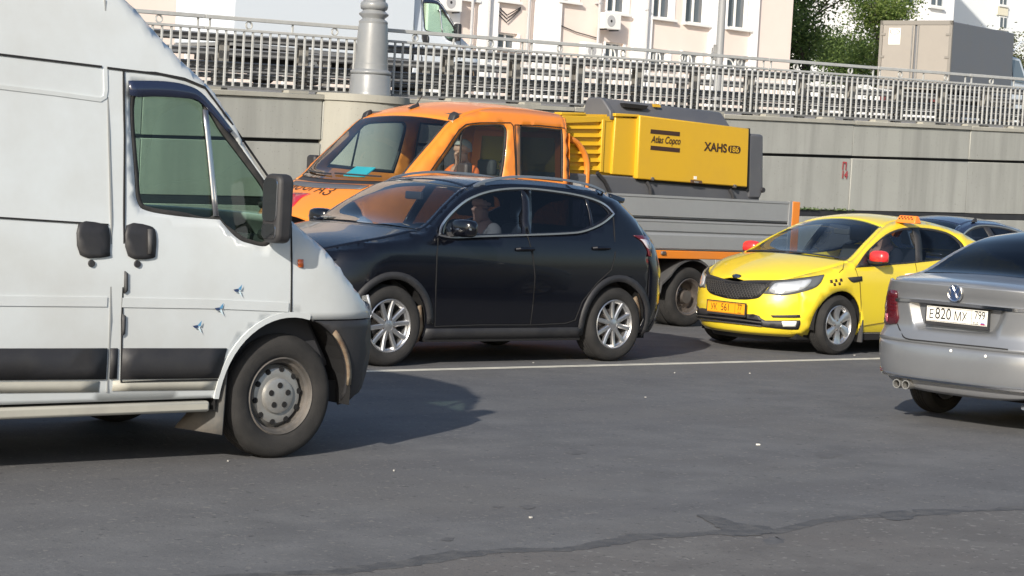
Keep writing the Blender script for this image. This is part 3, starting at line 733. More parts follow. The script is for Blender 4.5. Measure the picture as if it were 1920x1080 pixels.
# ---------------------------------------------------------------- cast-iron lamp post
lp = empty('lamp_post', rd(17.87, 22.92, wtop(17.87)+.012), ROAD); tag(lp, 'ornate grey cast-iron lamp post standing on the rounded wall bastion', 'lamp post')
mb = MB(); mb.lathe([(.0, 0), (.285, 0), (.285, .04), (.278, .05), (.275, .25), (.265, .275), (.255, .28)], 40, 'z'); mb.build('base', 'lamp_paint', lp, True, 40)
mb = MB(); mb.lathe([(.255, .278), (.272, .285), (.280, .305), (.272, .325), (.245, .34), (.232, .35)], 40, 'z'); mb.build('base_ring', 'lamp_paint', lp, True, 60)
mb = MB(); mb.lathe([(.232, .345), (.230, .36), (.228, .42), (.223, .425), (.215, .60), (.207, .76), (.195, .94), (.193, .955)], 40, 'z'); mb.build('pedestal', 'lamp_paint', lp, True, 40)
mb = MB(); mb.lathe([(.15, .953), (.193, .955), (.196, .985), (.175, 1.005), (.150, 1.02), (.152, 1.035), (.198, 1.075), (.200, 1.09), (.155, 1.125), (.150, 1.14), (.175, 1.15), (.185, 1.18), (.185, 1.22), (.172, 1.245), (.150, 1.255), (.150, 1.29), (.17, 1.30), (.17, 1.34), (.13, 1.36)], 40, 'z'); mb.build('moulding', 'lamp_paint', lp, True, 50)
mb = MB(); mb.lathe([(.13, 1.355), (.115, 1.5), (.10, 3.0), (.075, 6.0), (.06, 6.6), (.09, 6.65), (.05, 6.8)], 28, 'z'); mb.build('shaft', 'lamp_paint', lp, True, 40)
for sg_ in (-1, 1):
    mb = MB(); mb.tube([(0, 0, 6.3), (0, sg_*.5, 6.6), (0, sg_*1.0, 6.6)], .03, 8); a_ = mb.build('bracket', 'lamp_paint', lp, True)
    mb = MB(); mb.lathe([(.0, 6.62), (.14, 6.55), (.2, 6.3), (.1, 6.1), (.0, 6.08)], 20, 'z', c=(0, sg_*1.0, 0)); mb.build('lantern', 'lens_white', lp, True)
# tall plain pole behind the railing
s_, z_ = lateral(1347, 135, 24.3); pb = rd(s_, 24.3, wtop(s_)-.1)
pl_ = empty('street_light_pole', pb); tag(pl_, 'tall plain grey street light pole rising behind the railing', 'pole')
mb = MB(); mb.lathe([(.0, 0), (.075, 0), (.070, .55), (.066, .56), (.062, 2.5), (.05, 8.5), (.0, 8.5)], 20, 'z'); mb.build('shaft', 'pole_grey', pl_, True, 40)
mb = MB(); mb.tube([(0, 0, 8.3), (-.6, -.7, 9.0), (-1.2, -1.4, 9.1)], .03, 8); mb.build('arm', 'pole_grey', pl_, True)
mb = MB(); mb.box(-1.6, -1.1, -1.55, -1.3, 9.05, 9.17); mb.build('lamp_head', 'pole_grey', pl_, bevel=.02)
mb = MB(); mb.box(-.10, -.05, -.05, .05, 1.0, 1.25); mb.tube([(-.12, 0, 1.2), (-.13, 0, .8), (-.08, 0, .62)], .012, 6); mb.build('junction_box', 'galvanised', pl_)
# ---------------------------------------------------------------- building across the upper street
BL = 57.0
bld = empty('stucco_building', (0, 0, 0), ROAD); tag(bld, 'pale pink and white stucco building with pilasters and drainpipes across the upper street', 'building')
bs0, bs1, bz0, bz1 = 22., lateral(1477, 60, BL)[0], 3.2, 19.
wins = []   # (s0, s1, z0, z1)
def wpx(u0, u1, v0, v1):
    a = lateral(u0, v1, BL); b = lateral(u1, v1, BL); t = lateral((u0+u1)/2, v0, BL)[1]; return (a[0], b[0], (a[1]+b[1])/2, t)
upper = [wpx(1130, 1168, -40, 24), wpx(1215, 1253, -60, 34), wpx(1276, 1316, -60, 44), wpx(1355, 1394, -60, 53), wpx(1040, 1075, -60, 2), wpx(925, 962, -70, 1), wpx(858, 884, -60, -2)]
lower = [wpx(1126, 1160, 80, 112), wpx(1210, 1246, 92, 122), wpx(1271, 1305, 97, 126), wpx(1354, 1398, 107, 132), wpx(925, 962, 62, 92)]
outl = [(bs0, bz0), (bs1, bz0), (bs1, bz1), (bs0, bz1)]
holes = [[(a, z0), (b, z0), (b, z1), (a, z1)] for a, b, z0, z1 in upper+lower]
V, F_ = fill(outl, holes, 3.0)
o = mesh('facade_wall', [(a, BL, z) for a, z in V], F_, 'stucco_pink', bld); md = o.modifiers.new('t', 'SOLIDIFY'); md.thickness = .4; md.offset = 0
mb = MB(); mb.box(bs0, bs1-.01, BL+.45, BL+12, bz0, bz1-.01); mb.build('building_core', 'stucco_pink', bld)
for (u0, u1) in ((790, 850), (886, 922), (992, 1040), (1178, 1211), (1322, 1342), (1399, 1410)):
    a = lateral(u0, 60, BL)[0]; b = lateral(u1, 60, BL)[0]; MB().box(a, b, BL-.33, BL-.2, bz0, bz1).build('pilaster', 'stucco_white', bld)
def fwin(q, trans=.62, low=False):
    a, b, z0, z1 = q; f = MB(); y0, y1 = BL-.06, BL+.02; t = .06
    f.box(a, a+t, y0, y1, z0, z1); f.box(b-t, b, y0, y1, z0, z1); f.box(a+t, b-t, y0, y1, z0, z0+t); f.box(a+t, b-t, y0, y1, z1-t, z1)
    c = (a+b)/2; f.box(c-.035, c+.035, y0-.01, y1, z0+t, z1-t)
    if not low: zt = z0+(z1-z0)*trans; f.box(a+t, c-.035, y0-.01, y1, zt-.03, zt+.03); f.box(c+.035, b-t, y0-.01, y1, zt-.03, zt+.03)
    fo = f.build('window', 'frame_white', bld)
    for k, (x0, x1) in enumerate(((a+t, c-.035), (c+.035, b-t))):
        MB().box(x0, x1, BL-.01, BL, z0+t, z1-t).build('pane', 'window_dark', fo)
    MB().box(a-.12, b+.12, BL-.38, BL+.0, z0-.10, z0-.01).build('sill', 'frame_white' if not low else 'pipe_grey', fo)
    for x in ((a-.10, a), (b, b+.10)): MB().box(x[0], x[1], BL-.235, BL-.15, z0-.01, z1).build('reveal', 'stucco_white', fo)
    return fo
for i, q in enumerate(upper):
    fo = fwin(q)
    if i in (1, 2):
        a, b, z0, z1 = q; MB().box(a+.25, b-.2, BL+.05, BL+.07, z0+.05, z1).build('curtain', 'curtain', fo)
for q in lower: fwin(q, low=True)
for u in (884, 916, 990, 1122.5, 1213): # drainpipes
    a, zz = lateral(u, 40, BL-.4); mb = MB(); mb.tube([(a, BL-.42, bz0), (a, BL-.42, bz1)], .055, 8)
    for z_ in (6, 8, 10): mb.box(a-.07, a+.07, BL-.48, BL-.2, z_, z_+.05)
    mb.build('drainpipe', 'pipe_grey', bld, True, 40)
a0 = lateral(1037, 42, BL-.25); a1 = lateral(1122, 72, BL-.25)
mb = MB(); mb.tube([(a0[0], BL-.26, a0[1]), ((a0[0]+a1[0])/2, BL-.27, (a0[1]+a1[1])/2-.06), (a1[0], BL-.26, a1[1])], .02, 6); mb.build('cable', 'black_plastic', bld)
for dz in (0, .12, .25):
    a0 = lateral(926, 5, BL-.25); a1 = lateral(976, 14, BL-.25); mb = MB(); mb.tube([(a0[0], BL-.26, a0[1]-dz), ((a0[0]*.5+a1[0]*.5), BL-.27, (a0[1]+a1[1])/2-.35-dz), (a1[0], BL-.26, a1[1]-dz*.3)], .018, 6); mb.build('cable', 'black_plastic', bld)
def ac_unit(u, v, label):
    s2, z2 = lateral(u, v, BL-.6); r = empty('air_conditioner', rd(s2, BL-.52, z2), ROAD); tag(r, label, 'air conditioner', 'air conditioner boxes on the stucco building')
    MB().box(-.42, .42, -.17, .17, -.29, .29).build('casing', 'frame_white', r, bevel=.02)
    mb = MB(); mb.lathe([(.0, -.178), (.20, -.178), (.21, -.17), (.21, -.16)], 24, 'y', c=(-.08, 0, 0)); mb.build('fan_grille', 'pipe_grey', r, True)
    mb = MB(); mb.lathe([(.0, -.184), (.05, -.184), (.05, -.17)], 12, 'y', c=(-.08, 0, 0)); mb.build('fan_hub', 'black_plastic', r)
    for x in (-.3, .3): MB().box(x-.02, x+.02, -.17, .30, -.33, -.29).build('bracket', 'black_plastic', r)
ac_unit(1146, 40, 'white air conditioner box under the window, casting a shadow on pink stucco')
ac_unit(846, 5, 'white air conditioner box high on the wall above the white van cab')
ac_unit(1110, 95, 'low air conditioner box on the stucco wall just behind the railing')
# white pedestrian fence in front of the building
fen = empty('pedestrian_fence', (0, 0, 0), ROAD); tag(fen, 'low white pedestrian fence along the kerb below the stucco building', 'fence')
FL = 46.
for h_ in (.35, .75, .95):
    MB().hexa([(30, FL-.02, upz(30, FL)+h_), (75, FL-.02, upz(75, FL)+h_), (75, FL+.02, upz(75, FL)+h_), (30, FL+.02, upz(30, FL)+h_), (30, FL-.02, upz(30, FL)+h_+.05), (75, FL-.02, upz(75, FL)+h_+.05), (75, FL+.02, upz(75, FL)+h_+.05), (30, FL+.02, upz(30, FL)+h_+.05)]).build('fence_rail', 'frame_white', fen)
k = 30.
while k < 75: MB().box(k-.03, k+.03, FL-.03, FL+.03, upz(k, FL)-.05, upz(k, FL)+1.02).build('fence_post', 'frame_white', fen); k += 1.5
k = 30.25
while k < 75: MB().box(k-.012, k+.012, FL-.012, FL+.012, upz(k, FL)+.36, upz(k, FL)+.78).build('fence_bar', 'frame_white', fen); k += .25
# arched white hoops standing at the building foot
for k, (u, v) in enumerate(((1143, 88), (1228, 94), (1287, 99), (1366, 111))):
    s2, z2 = lateral(u, v, BL-1.5); mb = MB(); zb = upz(s2, BL-1.5)
    mb.tube([(s2-.3, BL-1.5, zb)]+[(s2+.3*math.cos(q), BL-1.5, z2-.3+.3*math.sin(q)) for q in [math.pi-math.pi*i/10 for i in range(11)]]+[(s2+.3, BL-1.5, zb)], .025, 6)
    tag(road_build(mb, 'window_hoop', 'frame_white', smooth=True), ['white steel hoop under the air conditioner at the building foot', 'white steel hoop at the building foot right below the first curtained window', 'white steel hoop at the building foot below the second curtained window', 'white steel hoop beside the plain street light pole'][k], 'hoop')
# ---------------------------------------------------------------- white blocks further off
def block(name, L, u0, u1, z1, mt, label, wpix, depth=14):
    a, b = lateral(u0, 60, L)[0], lateral(u1, 60, L)[0]; r = empty(name, (0, 0, 0), ROAD); tag(r, label, 'building')
    MB().box(a, b, L, L+depth, 3, z1).build('wall', mt, r)
    for (p0, p1, q0, q1) in wpix:
        x0, zb = lateral(p0, q1, L); x1 = lateral(p1, q1, L)[0]; zt = lateral(p0, q0, L)[1]
        fo = MB().box(x0, x1, L-.08, L-.002, zb, zt).build('window', 'frame_white', r); c = (x0+x1)/2; t = (x1-x0)*.08
        for e, f in ((x0+t, c-t), (c+t, x1-t)): MB().box(e, f, L-.10, L-.06, zb+t, zt-t).build('pane', 'window_dark', fo)
        MB().box(x0-.15, x1+.15, L-.25, L-.0, zb-.15, zb-.01).build('sill', 'frame_white', fo)
    return r
block('apartment_block', 96, 1500, 1786, 30, 'stucco_white', 'overexposed white apartment block behind the tree and the grey box truck', [(1690, 1712, -30, 11), (1742, 1765, -25, 11)])
block('apartment_block', 112, 1770, 1990, 30, 'far_shaded', 'white apartment block, tinted bluish for shade, behind the box truck cab with a cream window bay', [(1872, 1886, -30, 9), (1872, 1886, 30, 53)])
MB().box(lateral(1869, 30, 111.9)[0], lateral(1889, 30, 111.9)[0], 111.85, 111.99, lateral(1878, 29, 112)[1], lateral(1878, 11, 112)[1]).build('spandrel', 'far_cream', [x for x in COL.objects if x.name.startswith('apartment_block')][-1])
# ---------------------------------------------------------------- trees
def leaf_mat(name, c1, c2, trans):
    mt, nt, b = _new(name); N = nt.nodes
    gm = N.new('ShaderNodeNewGeometry'); r = N.new('ShaderNodeValToRGB'); r.color_ramp.elements[0].color = (*c1, 1); r.color_ramp.elements[1].color = (*c2, 1)
    nt.links.new(gm.outputs['Random Per Island'], r.inputs[0]); nt.links.new(r.outputs[0], b.inputs['Base Color']); b.inputs['Roughness'].default_value = .6
    tl = N.new('ShaderNodeBsdfTranslucent'); nt.links.new(r.outputs[0], tl.inputs[0]); mx = N.new('ShaderNodeMixShader'); mx.inputs[0].default_value = trans
    nt.links.new(b.outputs[0], mx.inputs[1]); nt.links.new(tl.outputs[0], mx.inputs[2]); nt.links.new(mx.outputs[0], N['Material Output'].inputs[0])
leaf_mat('leaves', (.05, .095, .025), (.21, .29, .08), .5)
leaf_mat('leaves_sunlit', (.09, .16, .035), (.30, .37, .10), .55)  # lighter green paints sunlight into this tree's leaves
leaf_mat('leaves_olive', (.08, .10, .045), (.20, .21, .10), .45)
def tree(name, u, v, L, H_, R_, label, seed, leaves=9000, size=.13, mt='leaves', group=None):
    s2, _z = lateral(u, v, L); z0 = upz(s2, L); r = empty(name, rd(s2, L, z0)); tag(r, label, 'tree', group); rn = random.Random(seed)
    tr = MB(); tips = []
    def limb(p, d, ln, rad, lev):
        pts = [p]; rs = [rad]; q = p.copy(); dd = d.copy()
        for i in range(5):
            dd = (dd+Vector((rn.uniform(-.22, .22), rn.uniform(-.22, .22), rn.uniform(-.05, .16)))).normalized(); q = q+dd*ln/5; pts.append(q.copy()); rs.append(rad*(1-.13*(i+1)))
            if lev > 0: tips.append((q.copy(), lev))
        tr.tube(pts, rs, 7 if lev < 2 else 5, False)
        if lev < 3:
            for k in range((6, 5, 4)[lev]):
                i = rn.randint(1 if lev == 0 else 2, 5); a = rn.uniform(0, 6.28); nd = (dd*.5+Vector((math.cos(a), math.sin(a), rn.uniform(.0, .6)))).normalized()
                limb(pts[i], nd, ln*rn.uniform(.45, .68), rs[i]*.55, lev+1)
    limb(Vector((0, 0, 0)), Vector((0, 0, 1)), H_*.46, .15*H_/8, 0)
    zmid = H_*.58
    tr.build('trunk', 'bark', r, True, 60)
    cl = [t for t, l in tips if l >= 1]
    V = []; F_ = []
    for i in range(leaves):
        c = rn.choice(cl); p = c+Vector((rn.gauss(0, .33), rn.gauss(0, .33), rn.gauss(0, .30)))*(R_/2.6)
        a = Vector((rn.uniform(-1, 1), rn.uniform(-1, 1), rn.uniform(-.6, .6))).normalized(); b = a.orthogonal().normalized(); b.rotate(Matrix.Rotation(rn.uniform(0, 6.28), 3, a)); sz = size*rn.uniform(.6, 1.3)
        n_ = len(V); V += [p-a*sz*.6, p+b*sz*.32, p+a*sz*.6, p-b*sz*.32]; F_.append((n_, n_+1, n_+2, n_+3))
    co = mesh('crown', V, F_, mt, r); co['kind'] = 'stuff'
tree('broadleaf_tree', 1520, 60, 64, 11, 3.4, 'dark leafy tree right beside the end of the stucco building', 11, 17000, .16)
tree('broadleaf_tree', 1640, 60, 68, 10.5, 3.0, 'tree with leaves coloured light green for sunlight, between the dark tree and the grey box truck', 5, 12000, .15, mt='leaves_sunlit')
tree('broadleaf_tree', 1585, 90, 80, 8, 3.2, 'low bushy tree filling the gap behind the dark and sunlit trees', 8, 11000, .15)
tree('broadleaf_tree', 1925, 90, 74, 7.5, 2.6, 'olive green tree behind the box truck cab', 21, 9000, .14, mt='leaves_olive')
# ================================================================ white van in the foreground
VAN_W = [(.26, .90), (.36, .955), (.60, .982), (.80, .99), (1.0, .988), (1.2, .977), (1.35, .958), (1.7, .918), (2.0, .880), (2.12, .868), (2.3, .835), (2.5, .78), (2.62, .70)]
VAN_E = [(-4.25, 2.50), (-1.4, 2.58), (-1.15, 2.56), (-1.0, 2.48), (-.85, 2.34), (-.70, 2.20), (-.48, 2.03), (-.31, 1.80), (-.14, 1.55), (.0, 1.37), (.12, 1.28), (.28, 1.175), (.44, 1.04), (.56, .94), (.70, .85), (.82, .79)]
VAN_C = [(-4.25, .07), (-1.2, .07), (-.6, .10), (-.1, .13), (.1, .10), (.5, .08), (.82, .06)]
VAN_F = [(.26, .78), (.36, .89), (.6, .925), (.80, .905), (.95, .86), (1.1, .80), (2.6, .80)]
VAN_R = [(.26, -4.18), (.6, -4.22), (1.2, -4.22), (2.0, -4.18), (2.6, -4.1)]
def make_van_car(name, loc, yaw, z0=0.): return Car(name, loc, yaw, VAN_W, VAN_E, VAN_C, VAN_F, VAN_R, af=.7, ar=.18, nf=2.6, nr=3.2, rnd=.07, z0=z0)
van = make_van_car('delivery_van', (-1.881, 12.774), ROAD)
tag(van.root, 'white high-roof delivery van with black side band and tall black door mirror', 'van')
S = lambda pts, n=5: sm(van.px(pts, 'side', -1), n)
L_ = lambda pts: van.px(pts, 'side', -1)
VP = {
 'glass': S([(254, 185), (300, 178), (376, 190), (385, 230), (396, 330), (402, 404), (340, 397), (282, 388), (266, 374), (261, 330)]),
 'quarter': S([(390, 213), (420, 252), (470, 318), (497, 358), (503, 400), (500, 450), (470, 449), (446, 436), (412, 404), (402, 330)]),
 'seal': S([(246, 172), (300, 165), (345, 170), (385, 188), (430, 245), (475, 305), (500, 340, 1), (508, 400), (506, 458), (465, 456), (440, 443), (412, 412, 1), (340, 406), (278, 396), (258, 380), (252, 330)]),
 'visor': S([(236, 151, 1), (300, 152), (345, 160), (378, 180), (430, 245, 1), (424, 250, 1), (372, 192), (340, 184), (290, 181), (256, 182, 1), (238, 178, 1)]),
 'divider': L_([(380, 205, 1), (389, 207, 1), (409, 405, 1), (400, 405, 1)]),
 'door_seam': L_([(412, 712), (300, 714), (226, 716), (228, 600), (232, 420), (233, 250), (231, 133), (290, 136), (345, 147), (383, 163), (430, 226), (470, 284), (505, 335), (545, 420), (546, 480), (545, 596)]),
 'slider_seam': L_([(200, 735), (206, 600), (208, 420), (203, 250), (196, 0)]),
 'roof_seam': L_([(-300, 66), (-60, 95), (0, 102), (190, 125)]), 'roof_seam2': L_([(200, 127), (232, 131), (300, 139), (345, 149), (385, 165)]),
 'rail': L_([(-300, 390), (0, 408), (202, 421)]),
 'rib': L_([(-300, 560), (0, 564), (200, 566)]), 'rib2': L_([(228, 567), (400, 570), (540, 576)]),
 'emboss': L_([(-300, 140), (0, 163), (100, 175), (188, 187), (196, 182), (198, 168), (197, 130)]),
 'band1': L_([(-900, 655, 1), (200, 653, 1), (197, 711, 1), (-900, 720, 1)]), 'band2': L_([(207, 653, 1), (220, 653, 1), (218, 710, 1), (205, 711, 1)]), 'band3': L_([(229, 653, 1), (424, 653, 1), (412, 700, 1), (408, 709, 1), (226, 711, 1)]),
 'sill1': L_([(-900, 723, 1), (186, 715, 1), (184, 735, 1), (-900, 746, 1)]), 'sill2': L_([(212, 714, 1), (412, 711, 1), (405, 731, 1), (210, 733, 1)]),
 'handle1': S([(147, 419), (190, 419), (203, 430), (204, 470), (200, 481), (150, 478)], 3), 'handle2': S([(237, 422), (278, 423), (290, 436), (290, 470), (284, 484), (240, 480)], 3),
 'key1': L_([(171, 494)])[0], 'key2': L_([(257, 495)])[0], 'hinge1': L_([(233, 508, 1), (238, 512, 1), (238, 545, 1), (232, 550, 1)]), 'hinge2': L_([(228, 588, 1), (234, 592, 1), (233, 625, 1), (227, 630, 1)]),
 'marker': L_([(558, 486, 1), (567, 486, 1), (567, 502, 1), (558, 500, 1)]),
}
def build_van(c, WP='white_paint', cab=False):
    r = c.root
    ax = -3.2; ARC = arc(0, .357, .455, 180, 72, 16)
    out = [(-4.12, .36), (ax-.44, .36)]+arc(ax, .357, .44, 180, 0, 18)+[(ax+.44, .36), (-.455, .36)]+ARC+[(.66, .79), (.66, c.ze(.66))]
    xe = -1.30 if cab else -4.12
    if cab: out = [(xe, .36), (-.455, .36)]+ARC+[(.66, .79), (.66, c.ze(.66))]
    for i in range(1, 130):
        x = .66-i*((.66-xe)/129); out.append((x, c.ze(x)))
    side = c.panel('side_panel', out, 'side', WP, holes=[VP['seal']], sg=-1, res=.05, th=.02, both=True)
    bp = arc(0, .357, .455, 71, -6, 12)+[(.48, .30), (.66, .30), (.67, .782), (.14, .782)]
    c.panel('bumper_corner', bp, 'side', 'black_plastic', sg=-1, res=.08, th=.02, both=True)
    c.wrap('bumper', 'front', .28, .784, 'black_plastic', smax=.72, nz=8)
    c.wrap('nose_panel', 'front', .786, .83, WP, smax=.66, nz=3)
    c.grid('bonnet', 'top', .80, lambda v: .02+.20*(1-v*v)*.6, WP, nu=12)
    c.grid('windscreen', 'top', lambda v: .02+.12*(1-v*v), -.50, 'glass_van', nu=14, v0=-.97, v1=.97, th=.006)
    c.grid('roof', 'top', -.50, xe, WP, nu=110 if not cab else 30)
    if not cab: c.wrap('rear_doors', 'rear', .34, 2.48, WP, smax=1.0, nz=10)
    # door: seams, glass, trim
    for k, sd_ in enumerate((-1, 1)):
        f = lambda pts: pts
        door = c.ribbon('front_door', VP['door_seam'], 'side', 'seam', w_=.009, off=.007, sg=sd_, thick=.01)
        c.panel('door_glass', VP['glass'], 'side', 'glass_van', parent=door, sg=sd_, off=-.012, th=.005, res=.15)
        c.panel('quarter_glass', VP['quarter'], 'side', 'glass_van', parent=door, sg=sd_, off=-.012, th=.005, res=.15)
        c.panel('window_seal', VP['seal'], 'side', 'rubber', parent=door, holes=[VP['glass'], VP['quarter']], sg=sd_, off=-.004, th=.02, res=.1)
        c.panel('window_visor', VP['visor'], 'side', 'navy_paint', parent=door, sg=sd_, off=.035, th=.012, res=.1)
        c.panel('window_divider', VP['divider'], 'side', 'satin_trim', parent=door, sg=sd_, off=.006, th=.01, res=.1)
        c.panel('door_handle', VP['handle2'], 'side', 'black_plastic', parent=door, sg=sd_, off=.012, th=.014, res=.05)
        xs_ = [p[0] for p in VP['handle2']]; zs_ = [p[1] for p in VP['handle2']]; c.panel('handle_grip', [(max(xs_)-.055, min(zs_)+.03), (max(xs_)-.025, min(zs_)+.03), (max(xs_)-.025, max(zs_)-.03), (max(xs_)-.055, max(zs_)-.03)], 'side', 'grey_plastic', parent=door, sg=sd_, off=.022, th=.012, res=.1)
        x, z = VP['key2']; mb = MB(); mb.lathe([(.0, .006), (.018, .006), (.021, -.01)], 16, 'y', c=(x, c.S(x, z)+.004, z))
        if sd_ < 0: mb.mirror_y()
        mb.build('lock', 'black_plastic', door, True)
        c.panel('band', VP['band3'], 'side', 'black_plastic', parent=door, sg=sd_, off=.010, th=.012, res=.12)
        c.panel('lower_trim', VP['sill2'], 'side', 'sill_cream', parent=door, sg=sd_, off=.004, th=.006, res=.12)
        c.ribbon('rib', VP['rib2'], 'side', WP, parent=door, w_=.05, off=.006, sg=sd_, thick=.008)
        for h in ('hinge1', 'hinge2'): c.panel('hinge', VP[h], 'side', 'grey_plastic', parent=door, sg=sd_, off=.012, th=.014, res=.05)
        if cab: pass
        slid = door if cab else c.ribbon('sliding_door', VP['slider_seam'], 'side', 'pale_seam', w_=.009, off=.007, sg=sd_, thick=.01)
        if not cab:
            c.ribbon('door_rail', VP['rail'], 'side', 'seam', parent=slid, w_=.009, off=.007, sg=sd_, thick=.01)
            c.ribbon('rib', VP['rib'], 'side', WP, parent=slid, w_=.05, off=.006, sg=sd_, thick=.008)
            c.ribbon('pressing_edge', VP['emboss'], 'side', WP, parent=slid, w_=.022, off=.006, sg=sd_, thick=.008)
            c.panel('door_handle', VP['handle1'], 'side', 'black_plastic', parent=slid, sg=sd_, off=.012, th=.014, res=.05)
            x, z = VP['key1']; mb = MB(); mb.lathe([(.0, .006), (.018, .006), (.021, -.01)], 16, 'y', c=(x, c.S(x, z)+.004, z))
            if sd_ < 0: mb.mirror_y()
            mb.build('lock', 'black_plastic', slid, True)
            c.panel('band', VP['band1'], 'side', 'black_plastic', parent=slid, sg=sd_, off=.010, th=.012, res=.12)
            c.panel('lower_trim', VP['sill1'], 'side', 'sill_cream', parent=slid, sg=sd_, off=.004, th=.006, res=.12)
            c.panel('pillar_band', VP['band2'], 'side', 'black_plastic', sg=sd_, off=.008, th=.01, res=.1)
        (None if cab else c.ribbon('roof_seam', VP['roof_seam'], 'side', 'seam', w_=.011, off=.007, sg=sd_, thick=.01)); c.ribbon('roof_seam', VP['roof_seam2'], 'side', 'seam', w_=.011, off=.007, sg=sd_, thick=.01)
        c.panel('side_marker', VP['marker'], 'side', 'indicator_orange', sg=sd_, off=.012, th=.012, res=.05)
        al = [(q[0]*1.0, q[1]) for q in arc(0, .357, .462, 180, 75, 16)]; c.ribbon('arch_lip', al, 'side', WP, w_=.03, off=.012, sg=sd_, thick=.02)
        for bx_ in ((-1.28, -.50, .86, .965, .285, .345),) if cab else ((-2.72, -.50, .86, .965, .285, .345), (-4.1, -3.66, .86, .95, .30, .36)):
            mb = MB(); mb.box(*bx_)
            if sd_ < 0: mb.mirror_y()
            mb.build('sill', 'sill_cream', r, bevel=.015)
        # mirror
        m_ = MB(); y = 1.09
        pts = rrect(y-.09, y+.075, 1.22, 1.60, .05, 4)
        m_.prism(pts, -.25, -.15, 'x')
        if sd_ < 0: m_.mirror_y()
        mo = m_.build('door_mirror', 'black_plastic', r, bevel=.025, seg=3)
        g_ = MB(); g_.prism(rrect(y-.07, y+.055, 1.34, 1.575, .03, 3), -.258, -.251, 'x'); a_ = MB(); a_.tube([(-.17, .90, 1.26), (-.19, 1.06, 1.25)], .03, 8); a_.tube([(-.17, .88, 1.42), (-.19, 1.04, 1.45)], .018, 8)
        g2 = MB(); g2.prism(rrect(y-.07, y+.055, 1.245, 1.325, .025, 3), -.258, -.251, 'x')
        for q in (g_, a_, g2):
            if sd_ < 0: q.mirror_y()
        g_.build('mirror_glass', 'chrome', mo); g2.build('mirror_glass', 'chrome', mo); a_.build('mirror_arm', 'black_plastic', mo, True)
        # mud flap, blown back
        V = []; F_ = []
        for i in range(7):
            t = i/6
            for j in range(5):
                u_ = j/4; V.append((-.405-.01*t-.16*t*t*u_, .965-u_*(.07+.16*t), .63-.475*t+.02*t*t*u_))
        for i in range(6):
            for j in range(4): a = i*5+j; F_.append((a, a+1, a+6, a+5))
        if sd_ < 0: V = [(x, -y_, z) for x, y_, z in V]
        fl = mesh('mud_flap', V, F_, 'mud_rubber', r, True); md = fl.modifiers.new('t', 'SOLIDIFY'); md.thickness = .012
        for cx in ((0,) if cab else (0, ax)): housing(c, cx, sd_, .357, .465, .60, .955)
    c.panel('arch_trim', [(q[0], q[1]) for q in arc(0, .357, .485, 50, 6, 8)]+[(q[0], q[1]) for q in arc(0, .357, .455, 6, 50, 8)], 'side', 'arch_rust', sg=-1, off=.010, th=.012, res=.1, both=True)
    for sd_ in (-1, 1):
        wheel(c, 0, sd_, .935, .352, .205, .218, 'steel', 'steel_rim', 'tyre_dusty'); cab or wheel(c, ax, sd_, .935, .357, .215, .222, 'steel', 'steel_rim', 'tyre_dusty')
    mb = MB(); mb.box(xe+.05, .55, -.82, .82, .30, .42); mb.box(max(xe, -2.7), -.5, -.90, .90, .30, .40); mb.build('underbody', 'dark_void', r)
    mb = MB(); mb.box(-1.31 if cab else -4.0, -1.28, -.80, .80, .42, 2.3); mb.build('bulkhead', 'interior_grey', r)
    mb = MB(); mb.hexa([(-.32, -.86, .5), (.40, -.86, .5), (.40, .86, .5), (-.32, .86, .5), (-.10, -.86, 1.27), (.0, -.80, 1.22), (.0, .80, 1.22), (-.10, .86, 1.27)]); mb.build('dashboard', 'interior_dark', r, bevel=.04)
    steering(c, -.36, .42, 1.17); seat(c, -.85, .45, .80); seat(c, -.85, -.35, .80); mb = MB(); mb.box(-1.25, -.4, -.85, .85, .42, .70); mb.build('cab_floor', 'interior_dark', r)
    # headlamps (on the far side of this view) and grille
    for sd_ in (-1, 1):
        c.panel('headlight', [(sd_*.50, .80), (sd_*.80, .80), (sd_*.82, .92), (sd_*.60, .90)], 'front', 'lens_clear', off=.01, res=.08)
    c.panel('grille', [(-.45, .80), (.45, .80), (.45, .86), (-.45, .86)], 'front', 'black_plastic', off=.008, res=.1)
mat('sill_cream', (.40, .39, .34), .5, coat=.2, var=(4, .6, (.30, .29, .26)))
mat('mud_rubber', (.085, .084, .08), .8, var=(4, .8, (.19, .165, .14)))
mat('arch_rust', (.17, .11, .07), .8, var=(12, .8, (.30, .27, .2)))
mat('decal_blue', (.10, .28, .48), .5); mat('decal_dark', (.03, .05, .12), .5); mat('decal_pale', (.60, .75, .82), .5)
build_van(van)
# three small swallow-like stickers on the door
for k, (u, v) in enumerate(((443, 545), (408, 580), (367, 613))):
    h = van.hit(u, v, 'side', -1); st_ = None
    for mt, pts in (('decal_dark', [(-.022, .006), (.004, .010), (.010, -.004), (-.012, -.004)]), ('decal_blue', [(.0, .006), (.022, .030), (.018, .004)]), ('decal_pale', [(.002, -.002), (.026, -.030), (.012, .002)])):
        V = [(h.x-a*1.3, -(van.S(h.x-a*1.3, h.z+b*1.2)+.013), h.z+b*1.2) for a, b in [(-q[0], q[1]) for q in pts]]
        st_ = mesh('bird_sticker', V, [tuple(range(len(V)))], mt, van.root)
